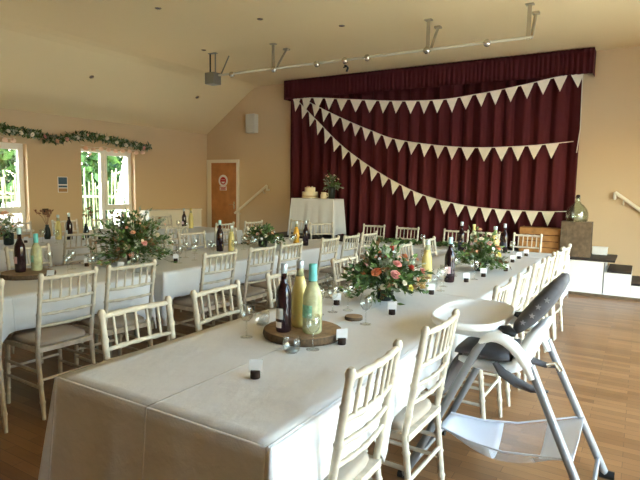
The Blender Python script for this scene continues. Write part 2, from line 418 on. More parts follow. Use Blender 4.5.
def bezier_sample(pts, step):
    """dense Catmull-Rom then resample by arc length"""
    P = [Vector(p) for p in pts]; dense = []
    for i in range(len(P)-1):
        p0, p1, p2, p3 = P[max(i-1,0)], P[i], P[i+1], P[min(i+2, len(P)-1)]
        for k in range(160):
            t = k/160
            dense.append(.5*((2*p1)+(p2-p0)*t+(2*p0-5*p1+4*p2-p3)*t*t+(3*p1-p0-3*p2+p3)*t**3))
    dense.append(P[-1]); out = [dense[0]]; acc = 0
    for a, b2 in zip(dense, dense[1:]):
        acc += (b2-a).length
        if acc >= step: out.append(b2); acc = 0
    return out
def bunting(label, pts, y, flag_w=.20, gap=.02, hh=.225):
    pp = bezier_sample([(x, 0, z) for x, z in pts], .02)
    t = thing('bunting_string', label, 'bunting', (pp[0].x, y, pp[0].z), group='bunting across the stage curtain')
    o0 = pp[0]
    rib = MB().tube([p-o0 for p in pp], .007, 6).build('ribbon', RIB, t)
    sN = int(round((flag_w+gap)/.02)); i = 1
    while i+sN-1 < len(pp):
        a, b2 = pp[i]-o0, pp[i+sN-2]-o0
        dd = (b2-a); m = (a+b2)/2
        perp = Vector((dd.z, 0, -dd.x)).normalized()
        down = (Vector((0,0,-1))*.75+perp*.25).normalized()
        yy = random.uniform(-.012, .004)
        tip = m+down*hh*random.uniform(.95, 1.03)+Vector((random.uniform(-.01, .01), yy-.006, 0))
        mid = (a+b2)/2*.5+tip*.5+Vector((0, -.008, 0))
        th = Vector((0, .003, 0))
        MB().add([a, b2, tip, a+th, b2+th, tip+th], [(0,1,2), (5,4,3), (0,3,4,1), (1,4,5,2), (2,5,3,0)]).build('pennant', PENN, t)
        i += sN
    return t
bunting('topmost string of cream triangle bunting, almost level under the pelmet', [(-6.09, 3.225), (-5.35, 3.165), (-4.0, 3.02), (-3.06, 2.975), (-2.39, 3.025), (-1.77, 3.10), (-1.30, 3.175), (-.82, 3.235)], 8.845)
bunting('middle string of cream triangle bunting, sagging from upper left to mid right', [(-5.87, 3.20), (-5.0, 2.79), (-4.35, 2.52), (-3.77, 2.325), (-2.69, 2.175), (-1.72, 2.165), (-.93, 2.22)], 8.865)
bunting('lowest string of cream triangle bunting, swooping from upper left to the crates', [(-6.05, 3.22), (-5.9, 3.12), (-5.45, 2.72), (-4.88, 2.225), (-4.14, 1.755), (-3.36, 1.39), (-2.64, 1.22), (-1.98, 1.16), (-1.37, 1.15), (-.97, 1.165)], 8.825)

# ------------------------------------------------------------------ ceiling and wall fittings
BY, BZ = 6.5, 3.20
lb = thing('lighting_bar', 'long white lighting bar hung across the ceiling on pairs of brackets', 'lighting bar', (-6.0, BY, BZ))
MB().tube([(.12, 0, .015), (4.82, 0, .005)], .017, 12).build('bar', METALW, lb)
for x in (1.19, 3.58, 4.77):
    MB().box(x-.022, x+.022, -.012, .0, -.02, ZC-BZ).box(x-.045, x+.045, -.04, .03, ZC-BZ-.012, ZC-BZ).build('bracket', BRKT, lb)
    MB().tube([(x+.03, .01, 0), (x+.01, .32, ZC-BZ-.02)], .020, 4).box(x-.03, x+.05, .28, .36, ZC-BZ-.025, ZC-BZ-.001).build('brace', BRKT, lb)
MB().tube([(.14, .01, 0), (.12, .24, ZC-BZ-.01)], .014, 4).build('brace', METALG, lb)
for x in (.39, 1.20, 1.95, 2.40, 2.74, 3.57, 4.31):
    MB().ball((x, -.005, 0), .045, 12).build('clamp', STEEL, lb)
hx = thing('hanging_spotlight', 'grey box spotlight hanging at the left end of the lighting bar', 'spotlight', (-6.0, BY, BZ))
MB().box(-.10, .09, -.09, .09, -.12, .06, bev=.01).build('housing', METALG, hx)
MB().box(-.07, -.055, -.01, .01, .06, ZC-BZ).build('arm', BLACK, hx)
MB().box(.04, .052, -.01, .01, .06, ZC-BZ).build('arm', METALG, hx)
MB().box(-.085, .07, -.03, .03, ZC-BZ-.01, ZC-BZ-.001).build('ceiling_plate', METALG, hx)
hk = thing('hanging_hook', 'small black hook hanging from the middle of the lighting bar', 'hook', (-3.60, BY, BZ+.01))
MB().tube([(0, 0, -.075), (.03, 0, -.085), (.05, 0, -.11), (.03, 0, -.16)], .014, 6).tube([(.03, 0, -.085), (-.02, 0, -.10)], .010, 6).build('hook', BLACK, hk)
dl = None
for i, (x, y, lab) in enumerate([(-5.08, 4.56, 'recessed ceiling downlight nearest the camera, well left of the lighting bar'), (-4.26, 5.47, 'recessed ceiling downlight in front of the left half of the lighting bar'), (-3.49, 6.2, 'recessed ceiling downlight above the middle of the lighting bar'), (-5.99, 6.28, 'recessed ceiling downlight just above the grey box spotlight')]):
    if dl is None:
        dl = thing('recessed_downlight', lab, 'downlight', (x, y, ZC-.001))
        MB().lathe([(.026, 0), (.03, -.004), (.034, -.006), (.038, -.003), (.04, 0)], n=20).build('bezel', STEEL, dl)
        MB().lathe([(0, -.001), (.025, -.001)], n=20).build('bulb', DARKSOCK, dl)
    dup(dl, USED, (x, y, ZC-.001), 0, lab, 'recessed ceiling downlights')
sl = math.atan2(ZC-ZE, XS-XL)
for (x, y, lab) in [(-7.75, 5.55, 'recessed downlight in the sloping ceiling above the left windows'), (-7.72, 7.9, 'recessed downlight in the sloping ceiling above the door end')]:
    c = copy_tree(dl); c.location = (x, y, ZE+(x-XL)*math.tan(sl)-.016); c.rotation_euler = (0, -sl, 0); c['label'] = lab; c['group'] = 'recessed ceiling downlights'
sp = thing('wall_speaker', 'small grey loudspeaker mounted high on the wall above the handrail', 'speaker', (-7.23, YB, 2.79))
MB().box(-.125, .125, -.15, -.012, -.2, .2, bev=.015).build('cabinet', SPK, sp)
MB().box(-.11, .11, -.156, -.150, -.185, .185).build('grille', SPK, sp)
MB().box(-.05, .05, -.012, -.001, -.08, .08).build('wall_bracket', METALG, sp)
ps = thing('wall_poster', 'small blue and brown poster on the wall between the left windows', 'poster', (XL, 5.53, 1.45))
MB().box(.001, .006, -.09, .09, -.14, .13).build('sheet', CARD, ps)
MB().box(.006, .008, -.08, .08, .00, .12).box(.006, .008, -.08, .08, -.055, -.02).build('blue_print', BLUEP, ps)
MB().box(.006, .008, -.08, .08, -.13, -.07).build('brown_print', OCHP, ps)
wsx = thing('wall_socket', 'small dark brown socket plate low on the wall between the left windows', 'socket', (XL, 5.2, .99))
MB().box(.001, .012, -.055, .055, -.05, .05, bev=.004).build('plate', DARKSOCK, wsx)
for dy in (-.025, .025): MB().box(.012, .02, dy-.012, dy+.012, -.012, .02).build('switch', BLACK, wsx)

# garland above the left windows
def bloom(r, m, parent, loc, tilt=None):
    mb = MB()
    for ring, (k, rr, hh, L) in enumerate([(6, .95, .05, 1.0), (5, .62, .22, .85), (4, .32, .36, .7)]):
        for i in range(k):
            a = 2*PI*i/k+ring*.5; ca, sa = math.cos(a), math.sin(a)
            c = Vector((ca*rr*.45*r, sa*rr*.45*r, hh*r)); tip = Vector((ca*rr*r, sa*rr*r, (hh+.45-.12*(2-ring))*r)); s = Vector((-sa, ca, 0))*r*.48*L
            b0 = Vector((ca*.05*r, sa*.05*r, hh*r*.3)); m2 = c*.4+tip*.6+Vector((0, 0, .1*r))
            mb.add([b0, c+s*.8, m2+s, tip, m2-s, c-s*.8], [(0,1,2,3,4,5)], True)
    mb.ball((0, 0, .42*r), .26*r, 8)
    mb.lathe([(0, -.12*r), (.3*r, 0), (.5*r, .12*r)], n=8)
    o = mb.build('bloom', m, parent); o.location = loc
    if tilt: o.rotation_euler = tilt
    return o
random.seed(5)
GP = [(4.05, 2.33), (4.47, 2.30), (4.78, 2.285), (5.10, 2.235), (5.40, 2.195), (5.63, 2.26), (6.02, 2.31), (6.44, 2.275), (6.88, 2.235), (7.37, 2.205)]
ga = thing('garland', 'leafy green garland with pale roses strung above the two left windows', 'garland', (XL, 5.7, 2.25))
gp = bezier_sample([(.07, y-5.7, z-2.25) for y, z in GP], .012)
mb = MB(); mb2 = MB()
for p in gp:
    for k in range(5):
        d = Vector((random.uniform(0, .7), random.uniform(-1, 1), random.uniform(-1, 1)))
        (mb if random.random() < .75 else mb2).leaf(p+Vector((random.uniform(-.02, .04), random.uniform(-.02, .02), random.uniform(-.045, .045))), d, random.uniform(.05, .10), random.uniform(.012, .022))
mb.build('foliage', LEAF1, ga); mb2.build('foliage', LEAF3, ga)
MB().tube(gp, .01, 6).build('vine', LEAFB, ga)
for i in range(16):
    p = gp[int((i+.6)/16.4*len(gp))]
    bloom(random.uniform(.032, .046), random.choice([BLUSH, CREAMB, CREAMB, PINK]), ga, p+Vector((.06, 0, random.uniform(-.05, .02))), (0, R(70), random.uniform(0, 6)))
def lamp_string(label, ya, yb, z, n):
    t = thing('fairy_lights', label, 'string lights', (XL, ya, z))
    pts = [(.03, (yb-ya)*i/24, -.03*math.sin(PI*((i/24*3) % 1))) for i in range(25)]
    MB().tube(pts, .004, 5).build('wire', RIB, t)
    for i in range(n):
        f = (i+.5)/n; y = (yb-ya)*f; zz = -.03*math.sin(PI*((f*3) % 1))
        MB().lathe([(0, 0), (.025, -.006), (.044, -.035), (.038, -.065), (.0, -.075)], (.055, y, zz), 8).build('petal_shade', LAMP, t)
lamp_string('string of blush petal lights along the top of the window under the garland end', 5.88, 7.3, 2.15, 9)
lamp_string('string of blush petal lights above the window at the left edge', 4.0, 4.75, 2.19, 6)

# ------------------------------------------------------------------ chairs
def bamboo(p0, p1, r, rings, n=8):
    p0, p1 = Vector(p0), Vector(p1); pts = []; rs = []
    for i in range(rings+1):
        f = i/rings
        for df, k in ((-.012, 1), (0, 1.32), (.012, 1)):
            g = f+df*.6/max((p1-p0).length, .1)
            if 0 <= g <= 1: pts.append(p0.lerp(p1, g)); rs.append(r*k)
    return pts, rs
def make_chair():
    t = thing('chiavari_chair', 'x', 'chair')
    hw = .185
    def backx(z): return -.185-(z-.45)*.16 if z > .45 else -.185-(.45-z)*.11
    for s in (-1, 1):
        mb = MB(); pts = []; rs = []
        zs = [0, .10, .112, .124, .22, .232, .244, .36, .372, .384, .45, .53, .542, .554, .66, .672, .684, .79, .802, .814, .895, .915, .93, .938]
        big = {.112, .232, .372, .542, .672, .802, .915}
        for z in zs:
            pts.append((backx(z), s*hw, z)); rs.append(.0195 if z in big else (.011 if z == 0 else (.009 if z == .938 else .0147)))
        mb.tube(pts, rs, 10).build('leg', CHAIRM, t)
        p, r2 = bamboo((.185, s*.18, .43), (.205, s*.185, 0), .0145, 4)
        r2 = r2[:-1]+[.013]
        MB().tube(p, r2, 10).build('leg', CHAIRM, t)
    def cross(nm, z, r, bow=.018):
        pts = []; rs = []
        for i in range(13):
            f = i/12; pts.append((backx(z)-bow*math.sin(PI*f), -hw+2*hw*f, z)); rs.append(r*(1.3 if i in (3, 6, 9) else 1))
        MB().tube(pts, rs, 8).build(nm, CHAIRM, t)
    cross('top_rail', .905, .0125); cross('back_rail', .757, .0105); cross('back_rail', .672, .0095); cross('back_rail', .595, .0095)
    for i in range(5):
        f = (i+1)/6; bo = .018*math.sin(PI*f); y = -hw+2*hw*f
        p, r2 = bamboo((backx(.762)-bo, y, .762), (backx(.90)-bo, y, .90), .0075, 2, 6)
        MB().tube(p, r2, 6).build('spindle', CHAIRM, t)
    # seat frame (ring) and pad
    MB().prism([(-.205, -.19), (.205, -.205), (.205, .205), (-.205, .19)], 'z', .425, .455).build('seat_frame', CHAIRM, t)
    bm = MB(); out = []
    pr = [(1.0, .456), (1.02, .468), (1.0, .482), (.93, .49), (.5, .497)]
    vs = []; n = 24
    for k, z in pr:
        for i in range(n):
            a = 2*PI*i/n; c, s = math.cos(a), math.sin(a); e = .45
            vs.append((math.copysign(abs(c)**e, c)*.185*k, math.copysign(abs(s)**e, s)*.185*k, z))
    fs = [(i*n+j, i*n+(j+1) % n, (i+1)*n+(j+1) % n, (i+1)*n+j) for i in range(len(pr)-1) for j in range(n)]
    fs.append(tuple((len(pr)-1)*n+j for j in range(n))); fs.append(tuple(range(n))[::-1])
    bm.add(vs, fs, True).build('seat_pad', SEATM, t)
    for s in (-1, 1):
        for z in (.20, .30): MB().tube([(.196, s*.183, z), (backx(z), s*.185, z)], .0105, 8).build('stretcher', CHAIRM, t)
    MB().tube([(.196, -.183, .25), (.196, .183, .25)], .0105, 8).build('stretcher', CHAIRM, t)
    MB().tube([(backx(.25), -.185, .25), (backx(.25), .185, .25)], .0105, 8).build('stretcher', CHAIRM, t)
    return t
CH = make_chair()
ORD = ['first', 'second', 'third', 'fourth', 'fifth', 'sixth', 'seventh', 'eighth', 'ninth']
def chair(x, y, rz, label, group): return dup(CH, USED, (x, y, 0), R(rz), label, group)
random.seed(3)
# near table, right-hand side (facing left)
g1 = 'chairs along the right side of the near table'
chair(-1.00, 1.60, 180, 'cream chiavari chair nearest the camera, right side of the near table', g1)
chair(-.975, 2.22, 178, 'cream chiavari chair just in front of the grey high chair', g1)
for i, y in enumerate((3.31, 3.88, 4.43, 4.95, 5.42, 5.86)):
    chair(-.945+.012*i, y, 180+random.uniform(-3, 3), 'cream chiavari chair, %s behind the grey high chair along the near table' % ORD[i], g1)
# near table, left-hand side (facing right)
g2 = 'chairs along the left side of the near table'
for i, (x, y) in enumerate(((-1.745, 1.63), (-1.745, 2.20), (-1.745, 2.85), (-1.76, 3.70), (-1.76, 4.28), (-1.765, 4.95), (-1.765, 5.70))):
    chair(x, y, random.uniform(-3, 3), 'cream chiavari chair tucked under the near table\'s left side, %s from the front' % ORD[i], g2)
# middle table, right-hand side
def t2x(y): return -3.475+(y-1.85)*.045
g3 = 'chairs along the aisle side of the middle table'
for i, y in enumerate((1.44, 2.03, 2.51, 3.37, 3.91, 4.35, 5.05, 5.50, 5.93)):
    chair(t2x(y)+.095+.008*i, y, 180+random.uniform(-3, 3)-2.5, 'cream chiavari chair on the aisle side of the middle table, %s from the left edge' % ORD[i], g3).scale = (1, 1 if i < 5 else .9, 1)
# middle table, left-hand side
g4 = 'chairs along the far side of the middle table'
for i, y in enumerate((2.62, 3.48, 4.0, 4.5, 5.1, 5.68)):
    chair(t2x(y)-1.0-.06+(.14 if i != 1 else .02), y, random.uniform(-4, 4)-2.5, 'cream chiavari chair on the far side of the middle table, %s from the left edge' % ORD[i], g4)
# window table
def t3x(y): return -5.93+(y-3.5)*.08
g5 = 'chairs on the hall side of the window table'; g6 = 'chairs on the window side of the window table'
for i, y in enumerate((3.70, 4.38, 5.05, 5.92, 6.55)):
    chair(t3x(y)+.235, y, 180+random.uniform(-4, 4)-4, 'cream chiavari chair on the hall side of the window table, %s from the left edge' % ORD[i], g5)
for i, y in enumerate((4.05, 4.72, 5.35, 5.95, 6.45)):
    chair(t3x(y)-1.02-.235, y, random.uniform(-4, 4)-4, 'cream chiavari chair on the window side of the window table, %s from left' % ORD[i], g6)
# head table
g7 = 'chairs behind the head table'
for i, (x, y, rz) in enumerate(((-3.39, 6.90, -86), (-2.85, 6.83, -91), (-2.14, 6.83, -90), (-1.74, 6.83, -92), (-1.22, 6.83, -90))):
    chair(x, y, rz, 'cream chiavari chair behind the head table near the curtain, %s from left' % ORD[i], g7).scale = (1, .88, 1)
chair(-3.99, 6.80, -35, 'cream chiavari chair turned sideways at the left end of the head table', g7)
chair(-4.86, 7.05, -95, 'lone cream chiavari chair standing in front of the cake table', g7)

# ------------------------------------------------------------------ tables and cloths
TZ = .735
def table(name, label, loc, rz, x0, x1, y0, y1, zt=TZ, legs=True):
    t = thing(name, label, 'table', loc, rz)
    MB().box(x0, x1, y0, y1, zt-.03, zt, bev=.006).build('tabletop', TABLEW, t)
    n = max(1, int(round((y1-y0)/1.8)))
    for k in range(n+1):
        y = y0+.12+(y1-y0-.24)*k/n
        for x in (x0+.43, x1-.37): MB().tube([(x, y, zt-.03), (x, y, 0)], .016, 8).build('leg', METALG, t)
    return t
def cloth(label, loc, rz, x0, x1, y0, y1, drop, group=None, zt=TZ, seats=(), flare=.05, seed=0, material=LINEN, wave=.022, cat='tablecloth'):
    """drop: dict side->bottom z ('L','R','F','B'); missing side = no drape. seats: (side, centre, bottom z) tucks"""
    rnd = random.Random(seed)
    z = zt+.006; g = .008; x0 -= g; x1 += g
    y0 -= g if 'F' in drop else 0; y1 += g if 'B' in drop else 0
    mb = MB()
    # perimeter samples: list of (x, y, outward normal, side key, arclength)
    per = []; st = .03
    def run(a, b2, nx, ny, key):
        L = math.dist(a, b2); n = max(2, int(L/st))
        for i in range(n+1):
            f = i/n; per.append((a[0]+(b2[0]-a[0])*f, a[1]+(b2[1]-a[1])*f, nx, ny, key))
    def corner(cx, cy, a0, ka, kb):
        for i in range(1, 6):
            a = a0+(PI/2)*i/6; per.append((cx, cy, math.cos(a), math.sin(a), ka+kb))
    run((x0, y0), (x1, y0), 0, -1, 'F'); corner(x1, y0, -PI/2, 'F', 'R')
    run((x1, y0), (x1, y1), 1, 0, 'R'); corner(x1, y1, 0, 'R', 'B')
    run((x1, y1), (x0, y1), 0, 1, 'B'); corner(x0, y1, PI/2, 'B', 'L')
    run((x0, y1), (x0, y0), -1, 0, 'L'); corner(x0, y0, PI, 'L', 'F')
    n = len(per); vs = []; fs = []
    # cumulative length for folds
    s = 0; S = []
    for i, p in enumerate(per):
        if i: s += max(math.dist(p[:2], per[i-1][:2]), .02 if len(p[4]) == 2 else 0)
        S.append(s)
    def zb(p):
        if len(p[4]) == 2:
            a, b2 = drop.get(p[4][0]), drop.get(p[4][1])
            if a is None or b2 is None: return None
            return min(a, b2)-.06 if min(a, b2) > .2 else min(a, b2)
        b0 = drop.get(p[4])
        if b0 is None: return None
        q = p[1] if p[4] in 'LR' else p[0]
        for (sd, c, zz) in seats:
            if sd == p[4]:
                u = abs(q-c); lim = .215
                if u < lim+.10: b0 = max(b0, zz) if u < lim else b0+(max(b0, zz)-b0)*(1-(u-lim)/.10)
        return b0
    levels = [0, .0, .06, .2, .4, .6, .8, 1.0]
    rad = .012
    for li, f in enumerate(levels):
        for i, p in enumerate(per):
            bz = zb(p)
            inn = .0
            if bz is None:
                vs.append((p[0], p[1], z-.0012*li)); continue
            if li == 0: vs.append((p[0]-p[2]*.004, p[1]-p[3]*.004, z)); continue
            dz = (z-bz)*f
            amp = wave*min(1, f*1.4)*(1.0 if len(p[4]) == 1 else .4)
            wv = amp*(math.sin(S[i]*2*PI/.31+seed)+.6*math.sin(S[i]*2*PI/.17+seed*2.1)+.5*noise.noise((S[i]*2, f, seed)))
            fl = flare if 'F' in p[4] or flare < .1 else .03
            out = .007+fl*f*(1.0 if len(p[4]) == 1 else 2.0)*.5+wv*.5+abs(amp)*.5
            vs.append((p[0]+p[2]*out, p[1]+p[3]*out, z-.003-dz))
    for li in range(len(levels)-1):
        for i in range(n):
            j = (i+1) % n
            if zb(per[i]) is None and zb(per[j]) is None: continue
            fs.append((li*n+i, li*n+j, (li+1)*n+j, (li+1)*n+i))
    mb.add(vs, fs, True)
    # top as grid with faint undulation, shared rim
    nx, ny = max(6, int((x1-x0)/.06)), max(6, int((y1-y0)/.06)); tv = []; tf = []
    for a in range(nx+1):
        for b2 in range(ny+1):
            x = x0+(x1-x0)*a/nx; y = y0+(y1-y0)*b2/ny
            e = min(a, nx-a, b2, ny-b2)
            tv.append((x, y, z+(0 if e == 0 else .0012*noise.noise((x*4, y*3, seed)))))
    for a in range(nx):
        for b2 in range(ny): tf.append((a*(ny+1)+b2, (a+1)*(ny+1)+b2, (a+1)*(ny+1)+b2+1, a*(ny+1)+b2+1))
    mb.add(tv, tf, True)
    o = mb.build('tablecloth', material); o.location = loc; o.rotation_euler = (0,0,rz)
    so = o.modifiers.new('thick', 'SOLIDIFY'); so.thickness = .0025; so.offset = 1
    tag(o, label, cat, group)
    return o
gc = 'white tablecloths on the long tables'
table('banquet_table', 'long near banquet table under white linen, beside the high chair', (0,0,0), 0, -1.9, -.88, 1.19, 6.14)
seatsA = [('R', y, .525) for y in (1.60, 2.22, 3.31, 3.88)]+[('L', y, .545) for y in (1.62, 2.17, 2.80, 3.44, 3.95)]
seatsB = [('R', y, .525) for y in (3.31, 3.88, 4.43, 4.95, 5.42, 5.86)]+[('L', y, .545) for y in (3.44, 3.95, 4.42, 5.30)]
cloth('white cloth on the front half of the near table, draping towards the camera', (-.88,0,0), 0, -1.02, 0, 1.185, 3.60, dict(F=.05, L=.67, R=.36), gc, seats=seatsA+[('R', 2.58, .50), ('R', 2.90, .50)], seed=1, flare=.12, wave=.012)
cloth('white cloth on the back half of the near table, behind the high chair', (-.88,0,0), 0, -1.02, 0, 3.604, 6.14, dict(L=.67, R=.36), gc, seats=seatsB, seed=2, flare=.05)
# middle table: rotated a little about its right edge at y=1.85
a2 = -math.atan(.045)
table('banquet_table', 'left half of the middle row of banquet tables under white linen', (-3.475, 1.85, 0), a2, -1.0, 0, -1.45, 1.085)
table('banquet_table', 'right half of the middle row of banquet tables under white linen', (-3.475, 1.85, 0), a2, -1.0, 0, 1.25, 4.375)
T2S = [('R', y-1.85, .525) for y in (1.44, 2.03, 2.51, 3.37, 3.91, 4.35, 5.05, 5.50, 5.93)]
cloth('white cloth on the left part of the middle table, below the dark bottle', (-3.475, 1.85, 0), a2, -1.0, 0, -1.45, 1.09, dict(F=.3, L=.54, R=.40, B=.36), gc, seats=T2S, seed=4, flare=.03, wave=.014)
cloth('white cloth on the right part of the middle table, running to the far end', (-3.475, 1.85, 0), a2, -1.0, 0, 1.24, 4.38, dict(F=.36, L=.54, R=.40, B=.3), gc, seats=T2S, seed=5, flare=.03, wave=.014)
a3 = -math.atan(.08)
table('banquet_table', 'banquet table by the left windows under white linen', (-5.93, 3.5, 0), a3, -1.02, 0, -.9, 3.3)
cloth('white cloth on the table by the left windows', (-5.93, 3.5, 0), a3, -1.02, 0, -.9, 3.3, dict(F=.3, L=.52, R=.52, B=.3), gc, seed=6)
table('head_table', 'head table crossing in front of the burgundy curtain under white linen', (0,0,0), 0, -3.06, -.70, 6.22, 6.70)
cloth('white cloth on the head table in front of the burgundy curtain', (0,0,0), 0, -3.06, -.70, 6.22, 6.70, dict(L=.52, R=.30, B=.54, F=.6), gc, seats=[], seed=8, flare=.01, wave=.006)
# cake table on the stage
table('cake_table', 'small cake table on the stage under a floor length white cloth', (0,0,0), 0, -5.73, -4.83, 8.38, 8.74, zt=1.245)
for ob in [o for o in bpy.data.objects if o.parent and o.parent.name.startswith('cake_table') and o.name.startswith('leg')]:
    for v in ob.data.vertices:
        if v.co.z < .1: v.co.z = SZ+.002
cloth('floor length white cloth on the cake table on the stage', (0,0,0), 0, -5.73, -4.83, 8.38, 8.74, dict(F=.605, L=.605, R=.605, B=.605), 'cake table cloth', zt=1.245, seed=12, flare=.06, wave=.02)

# ------------------------------------------------------------------ things on the tables
CZ = TZ+.0105
def log_slice(x, y, z, r, h, label, group, sx=1.0, sy=1.0):
    t = thing('log_slice', label, 'log slice', (x, y, z), 0, group)
    n = 26; pr = []
    def ringp(k, zz): return [(r*k*sx*math.cos(2*PI*i/n)*(1+.05*noise.noise((math.cos(2*PI*i/n)*2, math.sin(2*PI*i/n)*2, x*3))), r*k*sy*math.sin(2*PI*i/n)*(1+.05*noise.noise((math.cos(2*PI*i/n)*2, math.sin(2*PI*i/n)*2, x*3))), zz) for i in range(n)]
    a, b2, c = ringp(.97, 0), ringp(1.0, h*.5), ringp(.97, h)
    vs = a+b2+c; fs = [(k*n+i, k*n+(i+1) % n, (k+1)*n+(i+1) % n, (k+1)*n+i) for k in range(2) for i in range(n)]+[tuple(range(n))[::-1]]
    MB().add(vs, fs, True).build('bark', BARK, t)
    e = ringp(.965, h-.002)+ringp(.94, h+.002)
    MB().add(e, [(i, (i+1) % n, n+(i+1) % n, n+i) for i in range(n)]+[tuple(range(n, 2*n))]).build('cut_face', CUT, t)
    return t
PROF = {  # radius, height profiles: body (liquid), neck, cap
 'wine': dict(body=[(0, 0), (.034, 0), (.039, .006), (.040, .02), (.040, .19), (.036, .215), (.022, .245), (.0155, .265), (.0145, .285)], neck=[(.0145, .285), (.0145, .325), (.016, .327), (.016, .334), (.014, .335)], cap=[(.0155, .30), (.017, .302), (.017, .345), (.014, .35), (0, .35)]),
 'press': dict(body=[(0, 0), (.032, 0), (.037, .006), (.038, .02), (.038, .15), (.034, .175), (.024, .215), (.019, .235)], neck=[(.019, .235), (.015, .265), (.0145, .285), (.017, .29), (.017, .295)], cap=[(.016, .272), (.0175, .274), (.0175, .303), (.015, .307), (0, .307)]),
 'presse': dict(body=[(0, 0), (.036, 0), (.041, .006), (.042, .02), (.042, .135), (.040, .165), (.030, .195), (.018, .22)], neck=[(.018, .22), (.0155, .25), (.015, .275)], cap=[(.017, .222), (.0185, .228), (.0175, .265), (.018, .268), (.018, .292), (.015, .297), (0, .297)]),
}
def bottle(kind, x, y, z, liq, neckm, capm, lab_m, label, group, k=1.0, second=None, rz=0):
    t = thing('bottle', label, 'bottle', (x, y, z), R(rz), group)
    P = PROF[kind]
    S = lambda pr: [(r*k, h*k) for r, h in pr]
    MB().lathe(S(P['body']), n=20).build('body', liq, t)
    MB().lathe(S(P['neck']), n=16).build('neck', neckm, t)
    MB().lathe(S(P['cap']), n=16).build('cap', capm, t)
    R0 = P['body'][3][0]*k+.0006
    def lab(z0, z1, a0, a1, m, nm='label'):
        n = 12; vs = []
        for zz in (z0, z1):
            for i in range(n+1):
                a = a0+(a1-a0)*i/n; vs.append((R0*math.cos(a), R0*math.sin(a), zz))
        MB().add(vs, [(i, i+1, n+2+i, n+1+i) for i in range(n)], True).build(nm, m, t)
    if lab_m: lab(.07*k, .125*k, -PI*.62-.9, -PI*.62+.9, lab_m)
    if second: lab(.025*k, .055*k, -PI*.55-.5, -PI*.55+.5, second, 'lower_label')
    return t
gb = 'bottles on the tables'
# near log slice group
log_slice(-1.42, 2.18, CZ, .205, .038, 'large round log slice carrying three bottles near the front of the near table', 'log slices on the tables', 1.0, .95)
lz = CZ+.0405
bottle('wine', -1.463, 2.075, lz, DKGL, DKGL, SILV, LABELM, 'dark wine bottle with grey label on the front log slice', gb, .96, CARD)
bottle('press', -1.452, 2.20, lz, YLIQ, GLIQ, SILV, None, 'cloudy yellow lemonade bottle in the middle of the front log slice', gb, 1.10)
bottle('presse', -1.335, 2.135, lz, GLIQ, GLIQ, TEAL, LABELG, 'pale cordial bottle with teal neck at right of the front log slice', gb, 1.14)
# second group on near table
bottle('press', -1.44, 4.02, CZ, YLIQ, GLIQ, SILV, None, 'yellow juice bottle left of the dark bottle, midway along the near table', gb, 1.1)
bottle('wine', -1.285, 4.12, CZ, DKGL, DKGL, PALEBL, LABELP, 'dark wine bottle with pale blue top, midway along the near table', gb, 1.03)
bottle('wine', -1.83, 6.28, CZ, DKGL, DKGL, SILV, LABELD, 'dark bottle on the head table behind the far bouquet', gb, 1.0)
bottle('press', -1.70, 6.34, CZ, GLIQ, YLIQ, YLIQ, LABELP, 'slim yellow topped bottle on the head table behind the far bouquet', gb, 1.05)
bottle('press', -1.34, 5.86, CZ, YLIQ, YLIQ, SILV, None, 'yellow bottle at the far right of the near table', gb, 1.12)
bottle('wine', -1.36, 6.42, CZ, DKGL, DKGL, SILV, LABELD, 'dark bottle at the right end of the head table', gb, .98)
# middle table
log_slice(-4.13, 2.34, CZ, .20, .035, 'log slice with bottles at the left end of the middle table', 'log slices on the tables')
bottle('wine', -4.15, 2.29, CZ+.0385, DKGL, DKGL, PALEBL, LABELP, 'dark wine bottle with pale blue top at the left end of the middle table', gb, 1.0)
bottle('presse', -4.13, 2.41, CZ+.0385, GLIQ, GLIQ, TEAL, LABELG, 'pale cordial bottle with teal neck at the left end of the middle table', gb, 1.0)
bottle('wine', -4.03, 4.46, CZ, DKGL, DKGL, PALEBL, LABELD, 'dark wine bottle in the centre of the middle table', gb, 1.0)
bottle('press', -3.93, 4.54, CZ, YLIQ, GLIQ, SILV, None, 'yellow bottle beside the dark one in the centre of the middle table', gb, .95)
bottle('press', -3.68, 5.48, CZ, AMB, GLIQ, SILV, None, 'amber bottle at the far end of the middle table', gb, 1.0)
bottle('wine', -3.58, 5.54, CZ, DKGL, DKGL, SILV, LABELD, 'dark bottle at the far end of the middle table', gb, .9)
# window table
bottle('wine', -6.36, 4.16, CZ, DKGL, DKGL, SILV, LABELM, 'dark bottle on the table by the left windows', gb, 1.0)
bottle('press', -6.47, 4.08, CZ, YLIQ, GLIQ, SILV, None, 'yellow bottle on the table by the left windows', gb, 1.05)
bottle('wine', -6.60, 6.42, CZ, DKGL, DKGL, SILV, LABELP, 'dark bottle on the far end of the window table, before the cream cupboard', gb, .95)
bottle('press', -6.50, 6.48, CZ, YLIQ, GLIQ, YLIQ, None, 'yellow bottle on the far end of the window table, before the cream cupboard', gb, 1.1)

